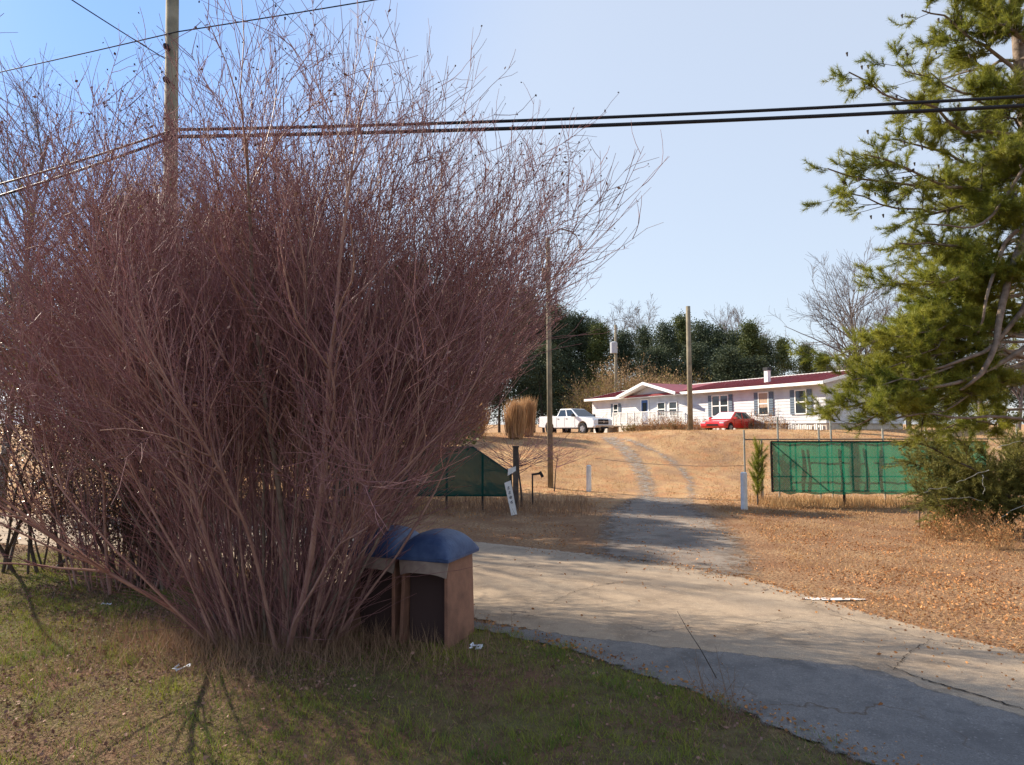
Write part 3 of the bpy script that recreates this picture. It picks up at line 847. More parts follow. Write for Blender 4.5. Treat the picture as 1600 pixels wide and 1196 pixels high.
def redcar(loc, rz, label):
    t = empty('parked_car', loc, rz, label, 'car')
    Wd = 0.86
    low = 0.30
    prof = [(-2.15, 0.42)] + arch(-1.3, 0.36, low) + arch(1.3, 0.36, low) + [(2.0, low), (2.15, 0.42), (2.12, 0.62), (1.95, 0.74), (1.0, 0.88), (-1.6, 0.95), (-2.12, 0.88)]
    b = MB(); b.prism(prof, -Wd, Wd); b.build('body', M['carred'], t, bevel=0.05)
    greenhouse(t, (-1.75, 1.15, 0.80, 0.87), (-1.1, 0.2, 0.58, 1.38), M['carred'], 'carglass_glare')
    for x in (-1.3, 1.3):
        for sy in (-1, 1): wheel(t, x, sy * 0.76, 0.31, 0.2)
    MB().b2(2.13, 2.17, -0.4, 0.4, 0.45, 0.56).build('grille', M['blackplastic'], t)
    for sy in (-1, 1):
        MB().b2(2.0, 2.12, sy * 0.66 - 0.15, sy * 0.66 + 0.15, 0.58, 0.70).build('headlight', M['lamp'], t, bevel=0.02)
        MB().b2(-2.16, -2.08, sy * 0.68 - 0.14, sy * 0.68 + 0.14, 0.66, 0.84).build('tail_light', M['tail'], t)
        MB().b2(0.75, 0.9, sy * 0.92 - 0.08, sy * 0.92 + 0.08, 0.88, 1.02).build('mirror', M['carred'], t, bevel=0.01)
        ln = MB()
        for x in (-0.9, 0.02, 0.9): ln.b2(x - .007, x + .007, sy * 0.864 - .003, sy * 0.864 + .003, 0.36, 0.86)
        ln.build('door_gap', M['blackplastic'], t)
        MB().b2(-0.1, 0.05, sy * 0.87 - .012, sy * 0.87 + .012, 0.74, 0.77).build('door_handle', M['blackplastic'], t)
    return t

tp = W(898, 677, 50.5)
pickup((tp.x, tp.y, float(hz(tp.x, tp.y))), R(-50), 'white crew cab pickup truck parked on the hill crest left of the house')
cp = W(1140, 670, 44.5)
redcar((cp.x, cp.y, float(hz(cp.x, cp.y)) - 0.02), R(180 + 42), 'red car with glare painted on its windscreen parked in front of the white home')

# ------------------------------------------------------------------ poles and wires
def polething(base, top, r0, r1, label, group=None):
    t = empty('utility_pole', base, 0, label, 'utility pole', group)
    b = Vector(base)
    MB().cyl((0, 0, -0.3), Vector(top) - b, r0, r1, 14).build('pole', M['pole'], t, smooth=True)
    return t
# roadside pole with the street lines
PX = W(268, 700, 12.3)
pole1 = polething((PX.x, PX.y, 0), tuple(W(270, -60, 12.3)), 0.14, 0.115, 'tall roadside utility pole rising through the bare shrub and out of the frame', None)
PT = W(270, -60, 12.3)
for zz in (9.75, 9.1, 8.0):
    lx = (PT.x - PX.x) * zz / PT.z
    ins = MB(); ins.cyl((lx, -0.12, zz), (lx, -0.20, zz), 0.035, 0.05, 8); ins.cyl((lx, -0.20, zz), (lx, -0.26, zz), 0.06, 0.04, 8)
    ins.build('insulator', M['cable'], pole1)
# service poles on the hill
b2 = W(860, 700, 28.5); b2.z = float(hz(b2.x, b2.y))
p2_ = polething(b2, W(856, 372, 28.5), 0.125, 0.09, 'tall weathered pole left of the driveway with a small box near its top', None)
arm_px = [(857, 378), (864, 364), (876, 358), (890, 361), (900, 368), (905, 378)]
aq = np.array([[list(W(x, y, 28.4) - b2) for x, y in arm_px]]); v, f = tubes(aq, np.full((1, 6), .035), 6)
mk('lamp_arm', v, f, M['rail_rust'], p2_, smooth=True)
MB().cyl(W(905, 376, 28.4) - b2, W(907, 386, 28.4) - b2, .06, .10, 10).build('lamp_head', M['xfmr'], p2_)
bx = MB(); tl = W(851, 430, 28.4) - b2; bx.box(tl, (0.26, 0.26, 0.55)); bx.build('service_box', M['stake'], p2_, bevel=0.02)
b3 = W(1079, 671, 43.0); b3.z = float(hz(b3.x, b3.y))
polething(b3, W(1075, 479, 43.0), 0.17, 0.14, 'bare wooden pole standing on the crest left of the red car', None)
b4 = W(962, 650, 72.0); b4.z = float(hz(b4.x, b4.y))
p4 = polething(b4, W(962, 508, 72.0), 0.17, 0.14, 'far utility pole with a pale transformer can against the dark pines', None)
tf = MB(); c4 = W(959, 543, 71.6) - b4; tf.cyl(c4 - Vector((0, 0, .65)), c4 + Vector((0, 0, .5)), 0.4, 0.4, 14); tf.cyl(c4 + Vector((0, 0, .5)), c4 + Vector((0, 0, .62)), 0.4, 0.2, 14)
tf.build('transformer', M['xfmr'], p4, smooth=False)

def wire(name, a, b, r, sag, label, mt='cable', n=28):
    a = Vector(a); b = Vector(b)
    P = np.array([[list(a.lerp(b, k / (n - 1)) - Vector((0, 0, sag * 4 * (k / (n - 1)) * (1 - k / (n - 1))))) for k in range(n)]])
    v, f = tubes(P, np.full((1, n), r), 6)
    o = mk(name, v, f, M[mt], smooth=True)
    tag(o, label, 'cable')
    return o
def dirpt(px, py, Y): return W(px, py, Y)
at1 = W(272, 203, 12.1); at2 = W(272, 214, 12.1)
r1 = W(1600, 133, 11.2); r2 = W(1600, 149, 11.2)
def ext(a, b, k): return a + (b - a) * k
wire('power_line', at1, ext(at1, r1, 1.6), 0.028, 0.22, 'upper of the two thick black lines crossing the sky to the right')
wire('power_line', at2, ext(at2, r2, 1.6), 0.033, 0.2, 'lower and thicker of the two black lines crossing the sky to the right')
l1 = W(0, 262, 14); l2 = W(0, 280, 14)
wire('power_line', at1, ext(at1, l1, 4), 0.022, 0.5, 'upper black line running left from the roadside pole')
wire('power_line', at2, ext(at2, l2, 4), 0.026, 0.5, 'lower black line running left from the roadside pole')
ta = W(277, 50, 12.1)
wire('power_line', ta, ext(ta, W(565, 0, 11.6), 3), 0.011, 0.05, 'thin line leaving the top of the roadside pole towards the upper right')
wire('power_line', ta, ext(ta, W(0, 108, 14), 4), 0.011, 0.1, 'thin line leaving the top of the roadside pole towards the left')
tb = W(258, 92, 12.1)
wire('service_wire', tb, ext(tb, W(115, 0, 9.5), 1.6), 0.009, 0.02, 'thin wire dropping steeply from the upper left to the roadside pole')
wire('service_wire', W(520, 95, 30), W(400, -25, 14), 0.008, 0.0, 'faint thin wire slanting down over the shrub top')

# ------------------------------------------------------------------ bollards, chain, sign, stakes
def bollard(px, top_py, base_py, r, label):
    b = hit(px, base_py)
    Y_ = b.y
    t = W(px, top_py, Y_)
    e = empty('bollard', b, 0, label, 'bollard', 'white posts flanking the driveway')
    h_ = t.z - b.z
    m = MB(); m.cyl((0, 0, -0.1), (0.01, 0, h_ - 0.03), r, r * 0.97, 16); m.cyl((0.01, 0, h_ - 0.03), (0.01, 0, h_), r * 0.97, r * 0.6, 16)
    m.build('post', M['white_paint'], e, smooth=False)
    return e, t
bollard(1163, 738, 797, 0.105, 'white wooden post on the right of the driveway beside the little pine')
bollard(920, 727, 768, 0.105, 'white wooden post on the left of the driveway further back')

# cable across the driveway
ca_ = W(930, 716, 28.0); cb_ = W(1163, 728, 24.5)
wire('gate_cable', ca_, cb_, 0.012, 0.12, 'sagging rusty cable strung low across the driveway', 'rail_rust')

# leaning house-number board
sb_ = hit(801, 806)
sg = empty('number_board', sb_, 0, 'leaning white board with four black digits beside the left gate', 'sign')
def on(px, py, dy=0.0): return W(px, py, sb_.y + dy) - sb_
bd = MB()
A = [on(788, 755), on(798, 751), on(808, 804), on(799, 806)]
bd.add([tuple(v) for v in A] + [tuple(v + Vector((0, 0.03, 0))) for v in A], [[0, 1, 2, 3], [7, 6, 5, 4], [0, 4, 5, 1], [1, 5, 6, 2], [2, 6, 7, 3], [3, 7, 4, 0]])
bd.build('board', M['white_paint'], sg)
bd = MB()
A = [on(794, 733), on(806, 729), on(806, 736), on(793, 744)]
bd.add([tuple(v) for v in A] + [tuple(v + Vector((0, 0.03, 0))) for v in A], [[0, 1, 2, 3], [7, 6, 5, 4], [0, 4, 5, 1], [1, 5, 6, 2], [2, 6, 7, 3], [3, 7, 4, 0]])
bd.build('top_board', M['white_paint'], sg)
st_ = MB(); st_.bar(on(797, 735, 0.06), on(804, 806, 0.06) - Vector((0, 0, .2)), 0.06, 0.06); st_.build('stake', M['blackplastic'], sg)
for i, ch_ in enumerate('5586'):
    cu = bpy.data.curves.new('digit', 'FONT'); cu.body = ch_; cu.size = 0.125; cu.align_x = 'CENTER'; cu.align_y = 'CENTER'; cu.extrude = 0.003
    tmp = bpy.data.objects.new('tmp', cu); COL.objects.link(tmp)
    dg = bpy.context.evaluated_depsgraph_get(); me = bpy.data.meshes.new_from_object(tmp.evaluated_get(dg))
    bpy.data.objects.remove(tmp)
    me.materials.clear(); me.materials.append(M['digit'])
    for v in me.vertices: v.co = Vector((v.co.x * 1.25, v.co.y, v.co.z))
    o = bpy.data.objects.new('digit', me); COL.objects.link(o); o.parent = sg
    o.location = on(794.5 + i * 1.7, 763 + i * 7.3, -0.012); o.rotation_euler = (R(90), R(-0), 0)
    o.rotation_euler = (R(90), R(12), 0)

def stake(px, top, base, r, label, m='stake', cap=True, name='stake', cat='stake'):
    b = hit(px, base); t = W(px, top, b.y) - b
    e = empty(name, b, 0, label, cat)
    MB().cyl((0, 0, -.1), t, r, r * .9, 7).build('post', M[m], e)
    if cap: MB().box(t, (r * 3, r * 3, 0.07)).build('cap', M['blackplastic'], e)
    return e
stake(1436, 796, 826, 0.03, 'short wooden stake with dark cap in the leafy verge right of the gate')
e = stake(832, 742, 790, 0.03, 'thin dark post with a black bracket behind the leaning number board', 'blackplastic', False, 'bracket_post', 'post')
k_ = MB(); tt = W(832, 742, e.location.y) - e.location
k_.bar(tt + Vector((-.03, 0, 0)), tt + Vector((.32, 0, .05)), .06, .07); k_.bar(tt + Vector((.25, 0, .1)), tt + Vector((.35, 0, -.08)), .08, .1)
k_.build('bracket', M['blackplastic'], e)

# litter
def scrap(px, py, s, label):
    b = hit(px, py) + Vector((0, 0, 0.02)); m = MB()
    for k in range(5):
        c = b + Vector((random.uniform(-s, s), random.uniform(-s, s) * .5, random.uniform(0, s * .5)))
        vs = [c + Vector((random.uniform(-s, s), random.uniform(-s, s), random.uniform(-s * .2, s * .7))) * 0.6 for _ in range(5)]
        m.add(vs, [[0, 1, 2], [0, 2, 3], [0, 3, 4], [1, 4, 2]])
    o = m.build('crumpled_paper', M['litterwhite']); tag(o, label, 'litter')
scrap(745, 1016, 0.085, 'crumpled white plastic scrap on the grass right of the mailboxes')
scrap(284, 1050, 0.075, 'small white paper scrap on the grass left of the bare shrub')
scrap(165, 948, 0.05, 'pale scrap lying among brown leaves at the far left')

# ------------------------------------------------------------------ mailboxes
def mailbox(px, base_py, label):
    b = hit(px, base_py)
    t = empty('mailbox', b, R(-21), label, 'mailbox', 'brown roadside mailboxes with blue lids')
    wt, wb_, dpt, dpb, H = 0.30, 0.325, 0.70, 0.76, 1.02
    def side(sx, m, nm):
        o = MB(); x0, x1 = sx * (wt - 0.045), sx * wt; y0, y1 = sx * (wb_ - 0.045), sx * wb_
        o.add([(y0, -dpb / 2, -.1), (y1, -dpb / 2, -.1), (y1, dpb / 2, -.1), (y0, dpb / 2, -.1), (x0, -dpt / 2, H), (x1, -dpt / 2, H), (x1, dpt / 2, H), (x0, dpt / 2, H)],
              [[0, 1, 2, 3], [4, 5, 6, 7], [0, 1, 5, 4], [1, 2, 6, 5], [2, 3, 7, 6], [3, 0, 4, 7]])
        o.build(nm, m, t, bevel=0.008)
    side(-1, M['mailbrown'], 'side_panel'); side(1, M['mailbrown'], 'side_panel')
    MB().b2(-wt + .045, wt - .045, dpt / 2 - .04, dpt / 2, -.1, H).build('back_panel', M['mailbrown'], t)
    MB().b2(-wt + .046, wt - .046, -dpt / 2 + 0.11, -dpt / 2 + 0.14, -.1, H - .02).build('recess_shade_panel', M['mailshade'], t)
    MB().b2(-wt + .047, wt - .047, -dpt / 2 + 0.02, dpt / 2 - .04, H - .06, H - .02).build('shelf', M['mailbrown'], t)
    # curved visor under the lid
    v = MB(); n = 14; vs = []
    for k in range(n + 1):
        u = -1 + 2 * k / n
        x = u * (wt + 0.035); yb = -dpt / 2 - 0.05 - 0.05 * (1 - u * u)
        zb = H - 0.17 + 0.05 * abs(u) ** 3 * -1
        vs += [(x, yb + 0.02, H + 0.03), (x * 0.9, yb, zb), (x * 0.9, yb + 0.02, zb), (x, yb + 0.04, H + 0.03)]
    fs = []
    for k in range(n):
        a, c = 4 * k, 4 * k + 4
        for j in range(4): fs.append([a + j, a + (j + 1) % 4, c + (j + 1) % 4, c + j])
    fs += [[0, 1, 2, 3], [4 * n + 3, 4 * n + 2, 4 * n + 1, 4 * n]]
    v.add(vs, fs); v.build('visor', M['mailvisor'], t, smooth=False)
    # domed blue lid: high round crown, sides falling to an overhanging rim
    dm = MB(); nu, nv = 22, 18; vs = []
    A_, B_ = wt + 0.055, dpt / 2 + 0.09
    for i in range(nu + 1):
        for j in range(nv + 1):
            u, w_ = -1 + 2 * i / nu, -1 + 2 * j / nv
            zx = max(0, 1 - abs(u) ** 2.4) ** 0.55; zy = max(0, 1 - abs(w_) ** 3.2) ** 0.55
            vs.append((u * A_, w_ * B_, H + 0.005 + 0.27 * zx * zy ** 0.9))
    fs = [[i * (nv + 1) + j, (i + 1) * (nv + 1) + j, (i + 1) * (nv + 1) + j + 1, i * (nv + 1) + j + 1] for i in range(nu) for j in range(nv)]
    dm.add(vs, fs); b0 = len(dm.v)
    rim = MB(); rim.b2(-A_, A_, -B_, B_, H - 0.035, H + 0.004)
    lid = dm.build('lid', M['mailblue'], t, smooth=True)
    rim.build('lid_rim', M['mailblue'], lid, bevel=0.012)
    return t
mailbox(684, 996, 'right one of the two brown mailboxes with blue domed lids, fully in view')
mailbox(606, 985, 'left one of the two brown mailboxes with blue domed lids, behind the shrub stems')

# ------------------------------------------------------------------ gates and fences
def chainmesh(parent, x0, x1, z0, z1, step=0.12, m='galv', y=0.0, r=0.0035):
    segs = []
    H_ = z1 - z0
    for k in np.arange(x0 - H_, x1, step):
        a = max(k, x0); b = min(k + H_, x1)
        if b > a + .02: segs.append([(a, y, z0 + a - k), (b, y, z0 + b - k)]); segs.append([(a, y + .006, z1 - (a - k)), (b, y + .006, z1 - (b - k))])
    P = np.array(segs, float)
    v, f = tubes(P, np.full((len(P), 2), r), 3)
    o = mk('chain_mesh', v, f, M[m], parent); o['kind'] = 'stuff'

# right gate: leaf covered in green cloth
ga = W(1205, 700, 22.6); gb = W(1540, 700, 22.6)
gate = empty('gate', (ga.x, 22.6, 0), 0, 'wide gate leaf covered in green screen cloth right of the driveway', 'gate')
GL = gb.x - ga.x
zt = W(1300, 691, 22.6).z; zb = W(1300, 769, 22.6).z
fr = MB()
for zz in (zt - 0.02, zb + 0.03): fr.cyl((0, 0.05, zz), (GL, 0.05, zz), 0.024, n=8)
for xx in (0, GL / 2, GL): fr.cyl((xx, 0.05, zb), (xx, 0.05, zt), 0.024, n=8)
fr.build('frame', M['blackplastic'], gate)
br = MB(); br.cyl((0.05, 0.03, zt - .05), (1.85, 0.03, zb + .05), 0.02, n=8); br.build('brace', M['blackplastic'], gate)
mr_ = MB()
for zz, xa, xb in ((zt - 0.52, 0.95, 2.9), (zt - 0.52, 3.2, GL), (zb + 0.5, 0.1, GL)): mr_.cyl((xa, 0.16, zz), (xb, 0.16, zz), 0.022, n=8)
mr_.build('rail', M['blackplastic'], gate)
ps = MB()
for xx, r_ in ((0.72, .035), (0.9, .03), (1.98, .035), (2.5, .045), (2.82, .035), (3.3, .028), (4.6, .03), (5.2, .045), (5.9, .03)): ps.cyl((xx, 0.2, 0.0 if r_ > .04 else zb), (xx, 0.2, zt - 0.03), r_, n=8)
ps.build('fence_post', M['blackplastic'], gate)
n1, n2 = 60, 14
vs = []
for i in range(n1 + 1):
    for j in range(n2 + 1):
        x = GL * i / n1; z = zb - .02 + (zt - zb + .03) * j / n2
        if i == 0: x += 0.05 * math.sin(j * 1.3)
        zz = z + (0.02 * math.sin(i * 0.9) + 0.03 * (i / n1 < .12) * math.sin(i)) * (1 - j / n2) - (0.05 * (1 - j / n2) * min(1, i / 12))
        vs.append((x, -0.01 + 0.018 * math.sin(i * 0.8 + j * 0.5) + 0.01 * math.sin(i * 2.3), zz))
fs = [[i * (n2 + 1) + j, (i + 1) * (n2 + 1) + j, (i + 1) * (n2 + 1) + j + 1, i * (n2 + 1) + j + 1] for i in range(n1) for j in range(n2)]
mk('screen_cloth', vs, fs, M['screen'], gate, smooth=True)
hb = MB(); hb.b2(-0.02, GL, -0.02, 0.0, zt - .01, zt + .035); hb.b2(-0.03, 0.03, -0.03, 0.01, zb, zt); hb.build('hem', M['crackdark'], gate)
chainmesh(gate, 0, GL, zb, zt, 0.13, 'galv', -0.035, 0.003)

# left gate: cloth leaf coloured as in shade, ending in a drooping slope
la = W(520, 700, 21.5); lb = W(800, 700, 21.5)
lg = empty('gate', (la.x, 21.5, 0), 0, 'gate leaf with green cloth darkened for shade behind the shrub whose right end slopes down', 'gate')
LL = lb.x - la.x
lt = W(700, 699, 21.5).z; l0 = W(700, 776, 21.5).z
def ltop(x): return lt if x < LL - 1.25 else lt - (x - (LL - 1.25)) / 1.25 * 0.85
vs, n1, n2 = [], 50, 10
for i in range(n1 + 1):
    x = LL * i / n1
    for j in range(n2 + 1):
        vs.append((x, 0.02 * math.sin(i * 0.9 + j * .6), l0 + (ltop(x) - l0) * j / n2))
fs = [[i * (n2 + 1) + j, (i + 1) * (n2 + 1) + j, (i + 1) * (n2 + 1) + j + 1, i * (n2 + 1) + j + 1] for i in range(n1) for j in range(n2)]
mk('screen_cloth', vs, fs, M['screen_shaded'], lg, smooth=True)
fr = MB(); fr.cyl((0, .05, lt), (LL - 1.25, .05, lt), .026, n=8); fr.cyl((LL - 1.25, .05, lt), (LL, .05, lt - .85), .026, n=8); fr.cyl((0, .05, l0 + .03), (LL, .05, l0 + .03), .026, n=8)
fr.build('frame', M['blackplastic'], lg)
ps = MB()
for xx in np.arange(0.2, LL + .1, 1.15): ps.cyl((xx, .12, 0), (xx, .12, min(lt, ltop(xx))), .035, n=8)
ps.build('fence_post', M['blackplastic'], lg)
gpst = empty('gate_post', (lb.x + .12, 21.5, 0), 0, 'dark square gate post beside the leaning number board', 'post')
MB().b2(-.09, .09, -.09, .09, -.1, 2.0).build('post', M['bark_dark'], gpst); MB().b2(-.11, .11, -.11, .11, 2.0, 2.05).build('cap', M['bark_dark'], gpst)

# chain-link fence behind, with its tall posts
cf = empty('chain_link_fence', (W(1163, 700, 25.0).x, 25.0, 0), 0, 'rusty chain-link fence line with tall thin posts behind the green gate', 'fence')
x0 = cf.location.x
zr_ = W(1200, 687, 25.0).z
rr = MB(); rr.cyl((0, 0, zr_), (W(1700, 700, 25.0).x - x0, 0, zr_ + .03), 0.028, n=8); rr.build('rail', M['rail_rust'], cf)
for px, tpy in ((1163, 672), (1190, 686), (1216, 652), (1280, 668), (1299, 644), (1380, 670), (1447, 655), (1490, 650), (1590, 655)):
    xx = W(px, 700, 25.0).x - x0
    m = MB(); m.cyl((xx, 0, -.1), (xx, 0, W(px, tpy, 25.0).z), 0.035, n=10); m.build('post', M['galv'], cf)
chainmesh(cf, 0.9, W(1700, 700, 25).x - x0, 0.1, zr_, 0.15, 'galv', 0.03, 0.003)

# ------------------------------------------------------------------ bare multi-stem shrubs
def crepe(base, nst, rx, ry, Hm, lean, n1, n2, n3, label, group, seedpods=True, leaf=None, side_bias=0.0, low=0, prune=None):
    def cut(*arrs, keep=.12):
        if prune is None: return arrs
        T_ = arrs[0][:, -1]; k = ~prune(T_) | (rng.uniform(0, 1, len(T_)) < keep)
        return tuple(a_[k] for a_ in arrs)
    t = empty('crepe_myrtle', base, 0, label, 'shrub', group)
    az = rng.uniform(0, 2 * np.pi, nst); rr_ = np.sqrt(rng.uniform(0, 1, nst))
    st = np.stack([rx * rr_ * np.cos(az), ry * rr_ * np.sin(az), np.full(nst, -0.05)], 1)
    ln = lean * rr_ ** 1.1 * rng.uniform(0.5, 1.2, nst)
    az2 = az + rng.normal(0, 0.35, nst) * np.where(rng.uniform(0, 1, nst) < .2, 3, 1)
    ln = ln * np.where(np.cos(az2) > 0, 1.0, 0.9)
    d = np.stack([np.sin(ln) * np.cos(az2) + side_bias * rng.uniform(0, 1, nst), 0.8 * np.sin(ln) * np.sin(az2), np.cos(ln)], 1)
    Lm = Hm * rng.uniform(0.66, 1.05, nst) * (1.03 - 0.16 * np.clip(ln / lean, 0, 1))
    dead = rng.uniform(0, 1, nst) < 0.14
    K = 13
    P = grow(st, d, Lm, K, 0.055, 0.012)
    r0 = 0.008 + 0.020 * rng.uniform(0, 1, nst) ** 1.8 + 0.018 * (rng.uniform(0, 1, nst) < .07)
    Rm = taper(r0, K, 0.28)
    P, Rm, dead = cut(P, Rm, dead, keep=.04); nst = len(P)
    for i in range(nst):
        v, f = tubes(P[i:i + 1], Rm[i:i + 1], 6)
        mk('stem', v, f, M['bark_grey' if dead[i] else 'bark_red'], t, smooth=True)
    s1, d1, q1 = spawn(P, Rm, n1, 0.40, 1.0, R(23), 0.70)
    P1 = grow(s1, d1, Hm * rng.uniform(0.14, 0.28, n1), 8, 0.10, 0.03); R1 = taper(np.maximum(q1, .0045), 8, 0.35)
    P1, R1 = cut(P1, R1)
    s2, d2, q2 = spawn(P1, R1, n2, 0.15, 1.0, R(27), 0.62)
    P2 = grow(s2, d2, Hm * rng.uniform(0.06, 0.17, n2), 6, 0.10, 0.05); R2 = taper(np.maximum(q2, .0042), 6, 0.5)
    P2, R2 = cut(P2, R2)
    s3, d3, q3 = spawn(P2, R2, n3, 0.2, 1.0, R(35), 0.7)
    P3 = grow(s3, d3, Hm * rng.uniform(0.02, 0.07, n3), 4, 0.12, 0.03); R3 = taper(np.maximum(q3, .0032), 4, 0.6)
    P3, R3 = cut(P3, R3)
    v, f = join([tubes(P1, R1, 4)]); mk('branches', v, f, M['bark_red'], t)['kind'] = 'stuff'
    v, f = join([tubes(P2, R2, 3), tubes(P3, R3, 3)]); mk('twigs', v, f, M['twig_red'], t)['kind'] = 'stuff'
    if low:
        s4, d4, q4 = spawn(P, Rm, low, 0.0, 0.45, R(30), 0.4)
        P4 = grow(s4, d4, rng.uniform(0.5, 1.6, low), 6, 0.12, 0.04)
        v, f = tubes(P4, taper(np.full(low, 0.0042), 6, 0.5), 3); mk('low_twigs', v, f, M['twig_red'], t)['kind'] = 'stuff'
    if seedpods:
        tips = P3[:, -1]; high = tips[tips[:, 2] > Hm * 0.62]
        pick = high[rng.integers(0, len(high), 5200)] + rng.normal(0, 0.02, (5200, 3))
        v, f = leaves(pick, np.full(len(pick), 0.02), 1.0); v2, f2 = leaves(pick, np.full(len(pick), 0.02), 1.0)
        v, f = join([(v, f), (v2, f2)]); mk('seed_pods', v, f, M['pod'], t)['kind'] = 'stuff'
    if leaf:
        nl, zlo, zhi, mt, sz = leaf
        al = np.concatenate([P2[:, 3:].reshape(-1, 3), P3.reshape(-1, 3)]); al = al[(al[:, 2] > zlo) & (al[:, 2] < zhi)]
        pick = al[rng.integers(0, len(al), nl)] + rng.normal(0, 0.035, (nl, 3))
        v, f = leaves(pick, np.full(nl, sz), 0.5); mk('leaves', v, f, M[mt], t)['kind'] = 'stuff'
    return t
cb = hit(434, 1000)
crepe(cb, 150, 0.78, 0.5, 6.0, R(42), 2700, 10500, 31000, 'huge bare reddish-brown multi-stemmed shrub fanning up left of the mailboxes', None, low=2200, prune=lambda q: ((q[:, 2] < 1.2 + (q[:, 0] - 1.5) * 1.36) & (q[:, 0] > .8)) | (q[:, 0] > 4.5), leaf=(11000, 2.2, 6.6, 'litter_dark', 0.042))
cb2 = hit(205, 915)
crepe(cb2, 75, 0.9, 0.6, 6.2, R(32), 1300, 5500, 15000, 'second bare brown shrub behind the first at the far left of the frame', None, low=900, leaf=(9000, 2.6, 6.2, 'yleaf', 0.045))

# evergreen leafy shrub mixed into the left side
def leafy(base, rx, ry, z0, z1, nl, nstem, mt, size, label, cat='shrub', name='evergreen_shrub', clump=120):
    t = empty(name, base, 0, label, cat)
    st = np.stack([rng.normal(0, rx * .18, nstem), rng.normal(0, ry * .18, nstem), np.zeros(nstem)], 1)
    d = np.stack([rng.normal(0, .35, nstem), rng.normal(0, .3, nstem), np.ones(nstem)], 1)
    P = grow(st, d, rng.uniform(.6, .95, nstem) * z1, 10, .08, .02); Rm = taper(rng.uniform(.018, .035, nstem), 10, .3)
    v, f = tubes(P, Rm, 5); mk('stems', v, f, M['bark_dark'], t)
    s1, d1, q1 = spawn(P, Rm, nstem * 22, .2, 1, R(45), .5)
    P1 = grow(s1, d1, rng.uniform(.4, 1.3, len(s1)) * rx * .6, 6, .1, .02); v, f = tubes(P1, taper(np.maximum(q1, .004), 6, .4), 3); mk('twigs', v, f, M['twig_red'], t)['kind'] = 'stuff'
    c = norm(rng.normal(0, 1, (clump, 3))) * rng.uniform(.55, 1, (clump, 1))
    c = c * np.array([rx, ry, (z1 - z0) / 2]) + np.array([0, 0, (z0 + z1) / 2])
    pk_ = c[rng.integers(0, clump, nl)] + rng.normal(0, .30, (nl, 3)) * np.array([rx * .5, ry * .5, .8])
    pk_ = pk_[pk_[:, 2] > 0.4]
    v, f = leaves(pk_, np.full(len(pk_), size), .5); mk('leaves', v, f, M[mt], t)['kind'] = 'stuff'
    return t
lb1 = hit(60, 893)
leafy(lb1, 2.2, 1.2, 0.5, 4.4, 22000, 14, 'glossy', 0.06, 'glossy-leaved evergreen shrub at the far left edge beside the lane')
lb2 = hit(238, 918)
leafy(lb2, 1.5, 0.7, 0.3, 3.4, 12000, 14, 'glossy', 0.055, 'dark small-leaved evergreen low against the second bare shrub at the left')

# ------------------------------------------------------------------ pine at the right
def limbpath(a, b, sag, k=12, wig=0.10):
    a = np.array(a, float); b = np.array(b, float); t = np.linspace(0, 1, k)[:, None]
    P = a * (1 - t) + b * t
    P[:, 2] += sag * np.sin(np.pi * t[:, 0])
    n_ = rng.normal(0, wig, (k, 3)); n_[0] = 0; n_[-1] = 0
    n_ = (n_ + np.roll(n_, 1, 0)) / 2; n_[0] = 0
    return P + n_

TX, TY = 13.3, 16.6
pine = empty('pine_tree', (TX, TY, 0), 0, 'large pine at the right edge with long low limbs over the green gate', 'tree')
o_ = np.array([TX, TY, 0])
tr_ = grow(np.array([[0, 0, -.2]]), np.array([[0.0, 0, 1]]), np.array([17.0]), 16, .012, .05)
v, f = tubes(tr_, taper(np.array([.30]), 16, .25), 14); mk('trunk', v, f, M['bark_grey'], pine, smooth=True)
limbs = [(7.2, 1520, 400, 15.6, .1), (7.6, 1560, 330, 15.2, .1), (6.6, 1500, 450, 15.8, .1), (8.0, 1505, 345, 16.4, .1), (5.2, 1560, 500, 16.2, .1), (6.2, 1580, 430, 15.3, .1), (9.4, 1580, 280, 15.8, .1),  # start height, end px, py, depth, sag
    (11.4, 1445, 12, 16.0, .2), (11.8, 1530, -20, 15.6, .2), (11.0, 1480, 60, 17.0, .1), (10.0, 1325, 118, 15.5, -.2), (10.6, 1400, 100, 14.9, 0), (9.6, 1420, 160, 17.3, -.1),
    (9.3, 1290, 265, 15.4, -.5), (9.2, 1400, 215, 16.8, -.2), (8.4, 1318, 300, 15.8, -.4), (8.6, 1350, 240, 14.7, -.3), (8.0, 1480, 300, 17.4, -.2), (7.4, 1405, 375, 15.4, -.3), (7.2, 1440, 400, 16.2, -.2),
    (12.6, 1560, 40, 15.2, .2), (10.4, 1560, 130, 15.4, .0), (9.5, 1550, 230, 15.0, 0), (8.6, 1545, 200, 17.5, 0),
    (6.6, 1400, 440, 15.0, -.1), (6.0, 1410, 495, 15.2, .2), (5.6, 1430, 480, 16.5, .1), (5.4, 1300, 570, 14.9, .3), (5.0, 1312, 600, 15.6, .2),
    (4.6, 1325, 640, 15.0, .2), (4.4, 1380, 610, 14.4, .2), (4.2, 1400, 655, 15.3, .2), (4.8, 1420, 560, 14.7, .3), (5.5, 1450, 500, 15.2, .2), (4.0, 1460, 640, 15.0, .1), (5.2, 1380, 570, 16.4, .2), (5.9, 1440, 440, 14.6, .2), (4.8, 1325, 590, 14.8, .2), (4.8, 1400, 530, 14.5, .3), (4.4, 1335, 668, 15.2, .1), (4.5, 1350, 620, 14.5, .1), (4.9, 1400, 520, 15.6, .2), (5.0, 1375, 540, 15.4, .1), (4.6, 1370, 575, 15.8, .1), (3.6, 1500, 610, 15.4, .1), (3.2, 1470, 668, 15.8, -.1)]
LP = []
